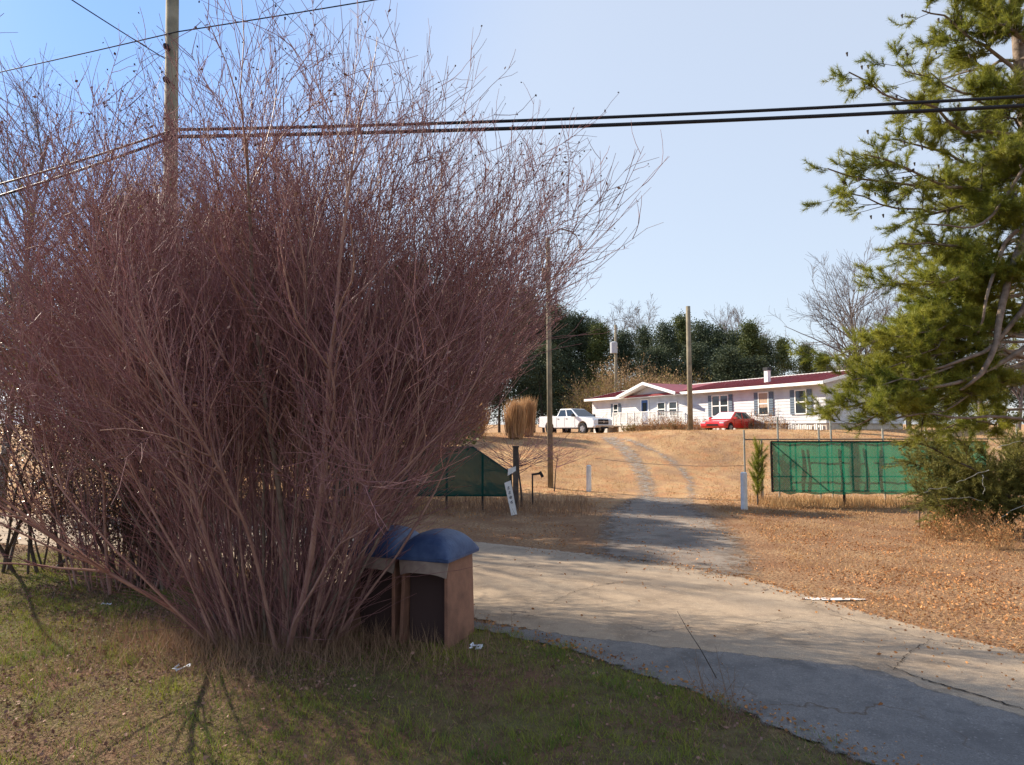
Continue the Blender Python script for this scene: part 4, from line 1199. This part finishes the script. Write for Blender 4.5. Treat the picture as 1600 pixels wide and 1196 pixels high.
for h_, px, py, yy, sag in limbs:
    e_ = np.array(W(px, py, yy)) - o_
    LP.append(limbpath((0, 0, h_), e_, sag))
# the grey double limb in view at the right edge
vis = [[(1640, 270), (1600, 370), (1578, 430), (1562, 490), (1556, 545), (1530, 590), (1500, 610)], [(1640, 400), (1598, 485), (1570, 520), (1545, 548), (1510, 560), (1470, 575), (1440, 580)],
       [(1590, 360), (1570, 378), (1560, 410), (1548, 440), (1540, 470), (1536, 500), (1528, 520)], [(1650, 500), (1600, 545), (1560, 570), (1520, 590), (1490, 600), (1460, 605), (1420, 612)],
       [(1650, 230), (1600, 262), (1570, 310), (1545, 345), (1515, 358), (1480, 352), (1440, 350)], [(1660, 700), (1600, 655), (1550, 650), (1500, 655), (1450, 645), (1420, 650), (1390, 655)]]
rad = [.11, .07, .055, .07, .05, .04]
for pts_, r_ in zip(vis, rad):
    q = np.array([np.array(W(x, y, 15.0 + .3 * math.sin(i))) - o_ for i, (x, y) in enumerate(pts_)])
    t = np.linspace(0, 6, 12); Q = np.stack([np.interp(t, range(7), q[:, i]) for i in range(3)], 1)
    v, f = tubes(Q[None], taper(np.array([r_]), 12, .35), 8); mk('limb', v, f, M['bark_grey'], pine, smooth=True)
LP = np.array(LP)
Lr = taper(rng.uniform(.035, .065, len(LP)), 12, .3)
for i in range(len(LP)):
    v, f = tubes(LP[i:i + 1], Lr[i:i + 1], 7); mk('limb', v, f, M['bark_grey'], pine, smooth=True)
def pine_foliage(P, Rr, n1, n2, t0, nn, nl, wd, mt, parent, l1=(.5, 1.3), l2=(.2, .55), zmin=-99):
    s1, d1, q1 = spawn(P, Rr, n1, t0, 1.0, R(42), .5)
    d1[:, 2] *= .6
    P1 = grow(s1, d1, rng.uniform(*l1, n1), 7, .07, .02); R1 = taper(np.maximum(q1, .008), 7, .4)
    s2, d2, q2 = spawn(P1, R1, n2, .25, 1.0, R(40), .6)
    P2 = grow(s2, d2, rng.uniform(*l2, n2), 5, .07, .05); R2 = taper(np.maximum(q2, .005), 5, .6)
    v, f = join([tubes(P1, R1, 4), tubes(P2, R2, 3)]); mk('branchlets', v, f, M['bark_dark'], parent)['kind'] = 'stuff'
    tp_ = np.concatenate([P2[:, -1], P2[:, 2], P1[:, -1]]); td = norm(np.concatenate([P2[:, -1] - P2[:, -2], P2[:, 3] - P2[:, 2], P1[:, -1] - P1[:, -2]]) + np.array([0, 0, .02]))
    v, f = tufts(tp_, td, nn, nl, wd, .75); mk('needles', v, f, M[mt], parent)['kind'] = 'stuff'
pine_foliage(LP, Lr, 1050, 5400, .33, 46, .15, .009, 'needle', pine, (.3, .95), (.15, .42))
# second layer: fill to the right of the frame edge and above
LP2 = np.array([limbpath((0, 0, h_), (2.5 * math.cos(a) + 1.0, 3.2 * math.sin(a), h_ + .6), .1) for h_, a in zip(np.linspace(5, 15.5, 26), np.linspace(0, 22, 26))])
Lr2 = taper(np.full(26, .05), 12, .3)
v, f = tubes(LP2, Lr2, 6); mk('back_limbs', v, f, M['bark_grey'], pine)
pine_foliage(LP2, Lr2, 400, 1500, .3, 24, .17, .009, 'needle', pine)
# cones
tips = LP[:, -2]; cn = MB()
for k in range(140):
    p = LP[random.randrange(len(LP) // 2), random.randrange(5, 12)] + rng.normal(0, .3, 3)
    cn.cyl(p, p + np.array([0.01, 0, -.09]), .028, .012, 6)
cn.build('cones', M['bark_dark'], pine)['kind'] = 'stuff'

# low cedar at the lower right, with dead limbs
cd = hit(1560, 828)
ced = empty('cedar_shrub', cd, 0, 'low spreading dark evergreen with dead grey limbs at the right edge below the pine', 'shrub')
nst = 34
targets = [(1430, 700), (1450, 740), (1440, 790), (1480, 715), (1500, 690), (1530, 705), (1570, 695), (1600, 690), (1470, 770), (1500, 760), (1450, 815), (1520, 800), (1560, 770), (1600, 740), (1620, 800), (1490, 735), (1540, 735), (1590, 715), (1640, 690), (1660, 740), (1475, 800), (1550, 810), (1700, 700), (1580, 760), (1425, 690), (1420, 720), (1432, 765), (1460, 690), (1510, 780)]
CP = []
for px, py in targets:
    yy = cd.y + random.uniform(-1.0, 0.9)
    CP.append(limbpath((random.uniform(-.2, .5), random.uniform(-.2, .2), random.uniform(.1, .8)), np.array(W(px, py, yy)) - np.array(cd), random.uniform(0, .2), wig=.05))
CP = np.array(CP); CR = taper(rng.uniform(.02, .04, len(CP)), 12, .3)
v, f = tubes(CP, CR, 6); mk('limbs', v, f, M['bark_dark'], ced)
s1, d1, q1 = spawn(CP, CR, 1500, .2, 1, R(45), .5)
P1 = grow(s1, d1, rng.uniform(.25, .75, 1500), 6, .1, .03)
v, f = tubes(P1, taper(np.full(1500, .006), 6, .5), 3); mk('branchlets', v, f, M['bark_dark'], ced)['kind'] = 'stuff'
tp_ = P1[:, 1:].reshape(-1, 3); td = norm(np.repeat(P1[:, -1] - P1[:, 0], 5, 0))
v, f = tufts(tp_, td, 22, .11, .010, .8); mk('foliage', v, f, M['cedar'], ced)['kind'] = 'stuff'
for a, b in (((1545, 735), (1495, 755)), ((1560, 700), (1600, 690)), ((1470, 780), (1535, 782)), ((1600, 790), (1545, 822)), ((1535, 742), (1538, 772)), ((1440, 770), (1480, 762))):
    pp = limbpath(np.array(W(*a, cd.y - 1.0)) - np.array(cd), np.array(W(*b, cd.y - 1.1)) - np.array(cd), .03, wig=.02)
    v, f = tubes(pp[None], taper(np.array([.012]), 12, .4), 5); mk('dead_limb', v, f, M['galv'], ced)

# thin twiggy brush at the foot of it
def brushclump(base, h_, sp, n, mt, label, name='dry_brush', cat='brush', twmul=6, leaf=None, thick=.005):
    t = empty(name, base, 0, label, cat)
    st = np.stack([rng.normal(0, sp * .35, n), rng.normal(0, sp * .2, n), np.zeros(n)], 1)
    d = np.stack([rng.normal(0, .45, n), rng.normal(0, .35, n), np.ones(n)], 1)
    P = grow(st, d, h_ * rng.uniform(.4, 1, n), 7, .08, 0); Rm = taper(np.full(n, thick), 7, .4)
    s1, d1, q1 = spawn(P, Rm, n * twmul, .2, 1, R(35), .7)
    P1 = grow(s1, d1, h_ * rng.uniform(.12, .35, len(s1)), 5, .12, 0)
    v, f = join([tubes(P, Rm, 3), tubes(P1, taper(q1, 5, .5), 3)]); mk('stems', v, f, M[mt], t)['kind'] = 'stuff'
    if leaf:
        nl, mt2, sz = leaf
        q = P1.reshape(-1, 3); pick = q[rng.integers(0, len(q), nl)] + rng.normal(0, sp * .05, (nl, 3))
        v, f = leaves(pick, np.full(nl, sz), .6); mk('leaves', v, f, M[mt2], t)['kind'] = 'stuff'
    return t
for px, py, h_, sp, lab in ((1480, 842, .6, .8, 'thin dry brush clump in front of the low cedar, the left one'), (1560, 858, .8, .9, 'thin dry brush clump in front of the low cedar, nearest the right edge'),
                       (1515, 838, .9, .8, 'thin dry brush clump in front of the low cedar, the middle and tallest one')):
    brushclump(hit(px, py), h_, sp, 60, 'straw', lab, leaf=(500, 'litter', .05))
# weeds in front, by the near lane edge
for px, py, h_, n, lab in ((1110, 1100, .55, 14, 'sparse dry weed stems at the near lane edge'), (1140, 1130, .4, 12, 'low dry weeds on the near bank at bottom centre'),):
    brushclump(hit(px, py), h_, .35, n, 'blade_dry', lab, 'dry_weeds', 'weeds', 4, thick=.003)
def twig(pts, Y_, r, label):
    P = np.array([[list(W(x, y, Y_ + dy)) for x, y, dy in pts]]); P_ = P[0]
    t = np.linspace(0, len(P_) - 1, 14); Q = np.stack([np.interp(t, range(len(P_)), P_[:, i]) for i in range(3)], 1)
    v, f = tubes(Q[None], taper(np.array([r]), 14, .3), 4)
    o = mk('weed_stem', v, f, M['bark_dark']); tag(o, label, 'twig')
b_ = hit(1122, 1062); twig([(1122, 1064, 0), (1095, 1015, 0), (1075, 985, 0), (1058, 955, 0)], b_.y, .006, 'single dark weed stem leaning over the lane shadow')

# little pine beside the right bollard
sp_b = hit(1184, 790)
spn = empty('pine_sapling', sp_b, 0, 'small yellow-green pine sapling between the right white post and the gate', 'tree')
P = grow(np.array([[0, 0, 0.0]]), np.array([[0, 0, 1.0]]), np.array([2.0]), 12, .02, .05); Rm = taper(np.array([.03]), 12, .3)
v, f = tubes(P, Rm, 6); mk('trunk', v, f, M['bark_dark'], spn)
s1, d1, q1 = spawn(P, Rm, 42, .15, 1, R(50), .5); P1 = grow(s1, d1, rng.uniform(.2, .55, 42), 6, .04, .16); R1 = taper(q1 * .6, 6, .5)
v, f = tubes(P1, R1, 4); mk('branch', v, f, M['bark_dark'], spn)
td = norm(P1[:, 1:] - P1[:, :-1]).reshape(-1, 3); v, f = tufts(P1[:, 1:].reshape(-1, 3), td, 40, .15, .008, .6); mk('needles', v, f, M['needle'], spn)['kind'] = 'stuff'
stake(1190, 690, 780, 0.035, 'dark wooden fence stub beside the pine sapling', 'rail_rust', False, 'fence_post', 'post')

# bare sapling whose branches hang right over the crest, left of the drive
def baretree(base, Hm, spread, n, label, name='bare_tree', mt='twig_grey', group=None, trunk_r=.12, droop=0.0, t0=.15, subs=(8, 8), cat='tree', horiz=0.0, rmin=0.0):
    t = empty(name, base, 0, label, cat, group)
    P = grow(np.array([[0, 0, -.1]]), np.array([[0.02, 0, 1.0]]), np.array([Hm * .8]), 12, .04, .05); Rm = taper(np.array([trunk_r]), 12, .25)
    v, f = tubes(P, Rm, 8); mk('trunk', v, f, M['bark_dark'] if mt != 'twig_grey' else M[mt], t, smooth=True)
    s1, d1, q1 = spawn(P, Rm, n, t0, .95, R(42), .55)
    d1[:, 2] = d1[:, 2] * (1 - horiz)
    P1 = grow(s1, d1, spread * rng.uniform(.55, 1.05, n), 9, .06, .05 - droop); R1 = np.maximum(taper(q1, 9, .3), rmin)
    n2 = n * subs[0]; s2, d2, q2 = spawn(P1, R1, n2, .2, 1, R(32), .6)
    P2 = grow(s2, d2, spread * rng.uniform(.18, .42, n2), 7, .09, .03 - droop * .5); R2 = np.maximum(taper(q2, 7, .4), rmin)
    n3 = n2 * subs[1]; s3, d3, q3 = spawn(P2, R2, n3, .2, 1, R(34), .7)
    P3 = grow(s3, d3, spread * rng.uniform(.06, .18, n3), 4, .1, .02); R3 = np.maximum(taper(np.maximum(q3, trunk_r * .012), 4, .5), rmin * .8)
    for i in range(n):
        v, f = tubes(P1[i:i + 1], R1[i:i + 1], 5); mk('limb', v, f, M[mt], t)
    v, f = join([tubes(P2, R2, 3), tubes(P3, R3, 3)]); mk('twigs', v, f, M[mt], t)['kind'] = 'stuff'
    return t
sb1 = hit(815, 792)
baretree(sb1, 2.4, 2.5, 40, 'low bare sapling with level branches reaching right over the number board', 'bare_sapling', 'twig_red', None, .045, .02, .55, (5, 3), 'sapling', .75)
sb2 = hit(866, 768)
baretree(sb2, 2.1, 2.1, 26, 'thin bare sapling beside the tall service pole', 'bare_sapling', 'twig_red', None, .03, .02, .6, (5, 3), 'sapling', .75)

# dry ornamental grass clumps on the crest
def pampas(px0, px1, top, base_py, Y_, label):
    xc = (px0 + px1) / 2; b = W(xc, base_py, Y_); b.z = float(hz(b.x, b.y))
    Ht = W(xc, top, Y_).z - b.z; wd = (px1 - px0) / F * Y_
    t = empty('dry_grass_clump', b, 0, label, 'ornamental grass', 'dry grass clumps on the crest')
    n = 2600
    P = np.stack([rng.normal(0, wd * .2, n), rng.normal(0, wd * .2, n), rng.uniform(0, Ht * .45, n)], 1)
    d = norm(np.stack([P[:, 0] * .25 + rng.normal(0, .06, n), P[:, 1] * .25 + rng.normal(0, .06, n), np.ones(n)], 1))
    v, f = blades(P, Ht * rng.uniform(.35, .62, n), np.full(n, .05), dirs=d); mk('blades', v, f, M['pampas'], t)['kind'] = 'stuff'
pampas(793, 818, 622, 690, 37.5, 'left tan grass clump of the pair left of the service pole')
pampas(812, 833, 618, 688, 38.5, 'right and taller tan grass clump of the pair left of the service pole')
pampas(722, 758, 620, 690, 38, 'tan grass clump standing further left, half behind the shrub twigs')
pampas(680, 715, 640, 695, 37, 'lowest tan grass clump, behind the leaning stems')

# shrubs along the house
hs = [(1010, 668, 50, 1.3, 1.6, 'reddish dry shrub at the foot of the porch steps'), (1040, 669, 49, 1.5, 1.9, 'tall twiggy brown shrub in front of the porch railing'),
      (1062, 668, 47.5, 1.2, 1.5, 'brown dry shrub left of the bare wooden pole'), (1092, 668, 46, 1.1, 1.3, 'twiggy shrub between the bare pole and the red car'),
      (1195, 664, 44, 1.7, 1.8, 'sprawling bare shrub under the middle window of the home'), (1232, 666, 43, 1.4, 1.6, 'bare twiggy shrub under the right window of the home')]
for px, py, Y_, h_, sp, lab in hs:
    b = W(px, py, Y_); b.z = float(hz(b.x, b.y)); brushclump(b, h_, sp, 90, 'brush', lab, 'dry_shrub', 'shrub', 5, thick=.012, leaf=(500, 'litter', .09))
for px, Y_, lab in ((985, 52, 'small green shrub right of the porch steps'), (1052, 48, 'low yellow-green shrub at the crest before the porch')):
    b = W(px, 668, Y_); b.z = float(hz(b.x, b.y)); brushclump(b, .7, .8, 50, 'brush', lab, 'green_shrub', 'shrub', 5, thick=.01, leaf=(900, 'yleaf', .09))

# big tan brush behind the home
for px, top, Y_, sp, mt, lf, lab in ((985, 568, 76, 5.2, 'brush', (9000, 'brush', .2), 'tall tan brush thicket rising behind the left end of the home'),
                                 (945, 592, 74, 3.2, 'brush', (7000, 'brushleaf', .2), 'yellow-green brush at the left end of the home'),
                                 (1038, 580, 79, 5.0, 'brush', (9000, 'brushleaf', .2), 'yellow-green brush behind the porch gable')):
    b = W(px, 650, Y_); b.z = float(hz(b.x, b.y)); Ht = W(px, top, Y_).z - b.z
    brushclump(b, Ht, sp, 330, mt, lab, 'brush_thicket', 'brush', 9, lf, .02)

# ------------------------------------------------------------------ tree line
def far_pine_mesh(seed, Ht, cw, nclump, mt, leafn=3600, lsz=.34, low=.16):
    global rng
    keep = rng; rng = np.random.default_rng(seed)
    tr = grow(np.array([[0, 0, -.3]]), np.array([[0, 0, 1.0]]), np.array([Ht * .93]), 10, .02, .05)
    tv = tubes(tr, taper(np.array([.2]), 10, .3), 7)
    zc = rng.uniform(low, 1, nclump) ** .8
    rad_ = cw * (1.05 - zc ** 2.2) * rng.uniform(.35, 1, nclump)
    a = rng.uniform(0, 2 * np.pi, nclump)
    C_ = np.stack([rad_ * np.cos(a), rad_ * np.sin(a), zc * Ht], 1)
    st = np.stack([np.zeros(nclump), np.zeros(nclump), zc * Ht * .93], 1)
    br_ = np.stack([st, (st + C_) / 2 + np.array([0, 0, .1]), C_], 1)
    bv = tubes(br_, np.tile(np.array([[.07, .05, .02]]), (nclump, 1)), 3)
    i = rng.integers(0, nclump, leafn)
    P = C_[i] + rng.normal(0, 1, (leafn, 3)) * np.array([cw * .2, cw * .2, cw * .13])
    lv = leaves(P, np.full(leafn, lsz), .55, .25)
    rng = keep
    return tv, bv, lv
kinds = {}
def far_pine(kind, base, s, rz, label, group):
    t = empty('pine_tree', base, rz, label, 'tree', group); t.scale = (s[0], s[0], s[1])
    if kind not in kinds:
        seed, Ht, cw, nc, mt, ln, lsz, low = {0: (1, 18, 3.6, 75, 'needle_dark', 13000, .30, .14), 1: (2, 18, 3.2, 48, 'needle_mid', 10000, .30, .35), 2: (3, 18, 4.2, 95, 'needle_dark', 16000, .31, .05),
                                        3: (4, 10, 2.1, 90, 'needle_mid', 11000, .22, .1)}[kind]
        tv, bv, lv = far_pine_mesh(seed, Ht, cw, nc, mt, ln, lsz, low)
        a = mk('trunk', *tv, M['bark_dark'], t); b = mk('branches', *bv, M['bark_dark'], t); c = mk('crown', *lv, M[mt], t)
        b['kind'] = 'stuff'; kinds[kind] = [a, b, c]
    else:
        for o in kinds[kind]:
            c = o.copy(); c.parent = t; COL.objects.link(c)
            if o.get('kind'): c['kind'] = o['kind']
    return t
G_ = 'trees of the wood behind the homes'
line = [  # px, top py, depth, kind
    (700, 445, 92, 1), (742, 440, 96, 0), (655, 465, 90, 0), (600, 460, 92, 1), (545, 455, 92, 0), (480, 450, 88, 1), (420, 450, 92, 0), (780, 440, 104, 0), (820, 452, 100, 1), (360, 450, 95, 0),
    (868, 478, 92, 2), (905, 492, 96, 0), (938, 508, 92, 1), (975, 520, 98, 2), (1008, 512, 104, 0), (1040, 508, 100, 2), (1068, 494, 104, 1), (1098, 506, 100, 2), (1125, 512, 98, 0), (1150, 520, 96, 2), (1174, 504, 92, 1), (1193, 530, 94, 2),
    (890, 490, 100, 0), (858, 482, 98, 0), (925, 500, 102, 0), (835, 500, 94, 0), (880, 540, 90, 2), (1140, 545, 84, 2), (1090, 540, 88, 2), (1030, 545, 88, 2), (1180, 560, 82, 2), (850, 540, 80, 2), (800, 520, 84, 2), (750, 500, 86, 2), (690, 480, 84, 2), (620, 480, 84, 2),
    (1225, 530, 112, 1), (1262, 538, 116, 1), (1290, 552, 120, 1), (1330, 560, 124, 0), (1560, 520, 84, 0), (1640, 480, 80, 2), (1500, 560, 90, 2), (1420, 560, 96, 0),
    (300, 420, 90, 2), (240, 440, 92, 0), (180, 430, 90, 2), (110, 450, 95, 0), (40, 440, 95, 2), (-40, 430, 95, 0)]
HT = {0: 18, 1: 18, 2: 18, 3: 10}
wherex = lambda px: ('behind the big bare shrub' if px < 780 else 'left of the white pickup' if px < 880 else 'behind the pickup' if px < 960 else 'above the left end of the home' if px < 1070 else 'above the red roof' if px < 1210 else 'at the right above the roof end' if px < 1340 else 'behind the large right pine')
kdn = {0: 'dense dark pine', 1: 'open-crowned greener pine', 2: 'broad dark low-branched pine'}
ordw = ['first', 'second', 'third', 'fourth', 'fifth', 'sixth', 'seventh', 'eighth', 'ninth']
def okey(a): return (a[3], wherex(a[0]))
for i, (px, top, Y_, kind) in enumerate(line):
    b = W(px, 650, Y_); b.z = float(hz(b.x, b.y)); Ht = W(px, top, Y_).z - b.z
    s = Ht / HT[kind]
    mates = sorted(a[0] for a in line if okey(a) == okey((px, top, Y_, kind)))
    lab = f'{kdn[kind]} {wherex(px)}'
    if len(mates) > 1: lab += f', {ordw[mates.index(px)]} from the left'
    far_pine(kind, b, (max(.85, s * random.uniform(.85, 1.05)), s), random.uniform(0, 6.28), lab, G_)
# nearer pines left, behind the bare shrub; their shade falls over the driveway mouth
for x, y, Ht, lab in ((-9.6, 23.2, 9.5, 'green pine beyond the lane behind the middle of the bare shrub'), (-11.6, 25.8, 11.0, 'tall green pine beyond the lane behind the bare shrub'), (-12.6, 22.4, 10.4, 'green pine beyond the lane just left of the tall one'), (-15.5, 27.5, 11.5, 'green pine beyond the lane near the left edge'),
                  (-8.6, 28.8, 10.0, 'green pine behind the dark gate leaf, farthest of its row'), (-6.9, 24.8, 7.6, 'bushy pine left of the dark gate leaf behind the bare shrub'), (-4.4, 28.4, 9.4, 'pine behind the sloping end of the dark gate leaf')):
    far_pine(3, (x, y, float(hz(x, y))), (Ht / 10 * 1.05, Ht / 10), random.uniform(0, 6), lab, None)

# bare trees
for px, top, Y_, sp, lab, n, nm in ((1345, 392, 78, 9.5, 'large bare tree with fanning limbs above the right end of the home', 34, 0), (1420, 440, 84, 8.0, 'bare tree half hidden behind the large right pine', 20, 0),
                        (930, 470, 112, 6, 'bare grey treetops left of the far transformer pole', 24, 1), (965, 465, 116, 6, 'bare grey tree above the far transformer pole', 24, 1), (1010, 462, 118, 6.5, 'bare grey tree above the dark pines, left of the bare pole', 24, 1),
                        (1050, 482, 116, 6, 'short bare tree just left of the bare pole top', 20, 1), (1125, 478, 120, 7, 'bare grey tree right of the bare pole', 24, 1), (1160, 476, 116, 6.5, 'bare leaning tree among the pines above the red roof', 24, 1), (1195, 505, 118, 6, 'small bare tree at the right end of the dark pines', 18, 1),
                        (10, 60, 22, 4.2, 'bare tree at the upper left corner beyond the lane', 40, 2), (1530, 540, 62, 4, 'brown bare thicket tree behind the pine limbs, left', 24, 1), (1590, 520, 60, 4, 'brown bare thicket tree behind the pine limbs, right', 24, 1)):
    b = W(px, 650, Y_); b.z = float(hz(b.x, b.y)); Ht = W(px, top, Y_).z - b.z
    if nm == 0: baretree(b, Ht * .92, sp, n, lab, trunk_r=.32, t0=.10, subs=(9, 8), rmin=.018)
    elif nm == 1: baretree(b, Ht * .95, sp, n, lab, trunk_r=.2, t0=.3, subs=(8, 7), rmin=Y_ * .00018)
    else: baretree(b, Ht, sp, n, lab, trunk_r=.14, t0=.25, subs=(8, 8))

# ------------------------------------------------------------------ ground cover
def scatter(n, x0, x1, y0, y1, keep):
    x = rng.uniform(x0, x1, n); y = rng.uniform(y0, y1, n)
    k = keep(x, y); x, y = x[k], y[k]
    return np.stack([x, y, hz(x, y)], 1)
def inview(x, y, m=1.0): return (np.abs(x) < y * .80 + m)
onroad = lambda x, y: inpoly(x, y, road_poly)
patch = lambda x, y: wob(x, y, 2.1) * .5 + wob(x + 3, y - 2, .9) * .6
# green grass near
def kg(x, y):
    dens = 0.35 + 0.65 * sstep((patch(x, y) + .35) / .6)
    dens = dens * (1 - .8 * np.exp(-(((x + 2.6) / 1.5) ** 2 + ((y - 7.9) / 1.0) ** 2)))
    return inpoly(x, y, side_poly) & inview(x, y) & (rng.uniform(0, 1, len(x)) < dens * np.clip(7.5 / y, .12, 1))
P = scatter(330000, -10, 4, 4.2, 14, kg)
P = P[~onroad(P[:, 0], P[:, 1])]
print('grass', len(P))
gh = .5 + 1.0 * sstep((wob(P[:, 0], P[:, 1], 5.3) + wob(P[:, 0] + 2, P[:, 1], 13) * .7 + .2) / 1.0)
v, f = blades(P, rng.uniform(.03, .09, len(P)) * gh, rng.uniform(.004, .008, len(P)), .6)
tag(mk('grass', v, f, M['blade']), 'short green and yellowing grass of the near bank', 'grass', kind='stuff')
P = scatter(190000, -12, 5, 4.2, 15, lambda x, y: inpoly(x, y, side_poly) & inview(x, y) & (rng.uniform(0, 1, len(x)) < np.where(x > -1.8, .4, 1.0) * np.clip(7 / y, .1, 1) * (0.5 + .5 * sstep((.2 - patch(x, y)) / .5))))
P = P[~onroad(P[:, 0], P[:, 1])]
v, f = blades(P, rng.uniform(.03, .09, len(P)), rng.uniform(.004, .009, len(P)), .9)
tag(mk('dry_grass', v, f, M['blade_dry']), 'matted dry brown grass between the green tufts', 'grass', kind='stuff')
# brown leaves on the near bank
P = scatter(60000, -12, 4.5, 4.3, 15, lambda x, y: inpoly(x, y, side_poly) & inview(x, y) & (rng.uniform(0, 1, len(x)) < np.where(x > -1.8, .35, 1.0) * (.25 + .75 * sstep((.1 - patch(x + 1, y)) / .4))))
P[:, 2] += rng.uniform(.005, .04, len(P)); v, f = leaves(P, rng.uniform(.02, .05, len(P)), .6, .6)
tag(mk('leaf_litter', v, f, M['litter_dark']), 'dark brown fallen leaves on the near bank under the shrubs', 'leaves', kind='stuff')
# leaf edges along the lane
def rimdist(x, y, E):
    d = np.full(len(x), 9.0)
    for i in range(0, len(E) - 1):
        a, b = E[i], E[i + 1]; ab = b - a
        t = np.clip(((x - a[0]) * ab[0] + (y - a[1]) * ab[1]) / (ab @ ab + 1e-9), 0, 1)
        d = np.minimum(d, np.hypot(x - a[0] - t * ab[0], y - a[1] - t * ab[1]))
    return d
nAc = nA[(np.abs(nA[:, 0]) < 14) & (nA[:, 1] < 18)]; fAc = fA[(np.abs(fA[:, 0]) < 14) & (fA[:, 1] < 22)]
P = scatter(60000, -9, 5, 4, 14, lambda x, y: inview(x, y))
dd = rimdist(P[:, 0], P[:, 1], nAc); P = P[rng.uniform(0, 1, len(P)) < np.exp(-(dd / .16) ** 2) * (.3 + .7 * (wob(P[:, 0], P[:, 1], 3) > -.2))]
P[:, 2] += .02 + rng.uniform(0, .02, len(P)); v, f = leaves(P, rng.uniform(.02, .045, len(P)), .6, .8)
tag(mk('leaf_litter', v, f, M['litter']), 'orange-brown leaves drifted along the near edge of the lane', 'leaves', kind='stuff')
# far verge: thick tan litter right of the driveway, thinner left
def kv(x, y):
    ap = inpoly(x, y, ap_poly)
    drift = .18 + .82 * sstep((wob(x, y, 1.1) + .6 * wob(x + 4, y, 2.9) + .35) / .9)
    rd = onroad(x, y)
    d = np.where(x > 2.5, 1.0, .45) * (1 - .75 * ap) * drift
    return (~inpoly(x, y, side_poly)) & (~rd) & inview(x, y) & (rng.uniform(0, 1, len(x)) < d * np.clip(12 / y, .3, 1))
P = scatter(260000, -16, 22, 6, 26, kv)
print('litter', len(P))
P[:, 2] += rng.uniform(.01, .06, len(P)) + .01; v, f = leaves(P, rng.uniform(.02, .055, len(P)), .55, .4)
tag(mk('leaf_litter', v, f, M['litter']), 'thick tan and orange fallen leaves on the verge right of the driveway', 'leaves', kind='stuff')
P = scatter(50000, -3, 10, 6, 17, lambda x, y: onroad(x, y) & inview(x, y))
dd = rimdist(P[:, 0], P[:, 1], fAc)
pr = np.exp(-(dd / .35) ** 2) * .8 * (P[:, 0] > 1.5) + .14 * np.exp(-(dd / 1.3) ** 2) * (wob(P[:, 0], P[:, 1], 1.6) > .2) + .004
P = P[rng.uniform(0, 1, len(P)) < pr]
P[:, 2] += .025; v, f = leaves(P, rng.uniform(.02, .05, len(P)), .6, .85)
tag(mk('leaf_litter', v, f, M['litter']), 'scattered orange leaves lying on the lane by its far edge', 'leaves', kind='stuff')
# straw on the hill
def kh(x, y):
    k = inview(x, y, 2)
    for rp in rut_polys: k &= ~(inpoly(x, y, rp) & (rng.uniform(0, 1, len(x)) < .85))
    k &= ~inpoly(x, y, ap_poly)
    return k & (rng.uniform(0, 1, len(x)) < .35 + .65 * sstep((patch(x * .6, y * .6) + .4) / .8))
P = scatter(150000, -22, 30, 20.5, 46, kh)
v, f = blades(P, rng.uniform(.05, .14, len(P)), rng.uniform(.012, .03, len(P)), 1.1)
tag(mk('dry_hill_grass', v, f, M['straw']), 'dry orange-tan grass covering the hill', 'grass', kind='stuff')
P = scatter(60000, 2, 22, 6, 24, lambda x, y: (~inpoly(x, y, side_poly)) & (~onroad(x, y)) & (~inpoly(x, y, ap_poly)) & inview(x, y) & (wob(x, y, 1.3) + .5 * wob(x, y, 4.1) > -.1))
v, f = blades(P, rng.uniform(.04, .16, len(P)), rng.uniform(.006, .014, len(P)), .9)
tag(mk('dry_grass', v, f, M['straw']), 'dry tan grass poking through the leaves of the right verge', 'grass', kind='stuff')
P = np.stack([cb.x + rng.normal(0, 1.1, 7000), cb.y + rng.normal(-.1, .55, 7000), np.zeros(7000)], 1); P = P[~onroad(P[:, 0], P[:, 1])]; P[:, 2] = hz(P[:, 0], P[:, 1])
v, f = blades(P, rng.uniform(.08, .38, len(P)), rng.uniform(.004, .01, len(P)), .45)
tag(mk('tall_grass', v, f, M['blade_dry']), 'taller brownish grass growing among the stems of the bare shrub', 'grass', kind='stuff')
# taller weeds at the fence foot
P = scatter(9000, 8.3, 19, 21.9, 24.2, lambda x, y: rng.uniform(0, 1, len(x)) < .4 + .6 * (wob(x, y, 3) > 0))
v, f = blades(P, rng.uniform(.12, .45, len(P)), rng.uniform(.012, .022, len(P)), .35)
tag(mk('fence_weeds', v, f, M['straw']), 'dry weeds growing along the foot of the green gate', 'weeds', kind='stuff')
P = scatter(6000, -6, 2.6, 20.0, 24.0, lambda x, y: rng.uniform(0, 1, len(x)) < .5)
v, f = blades(P, rng.uniform(.15, .6, len(P)), rng.uniform(.01, .02, len(P)), .3)
tag(mk('fence_weeds', v, f, M['blade_dry']), 'tall grey-brown weeds along the dark left gate', 'weeds', kind='stuff')
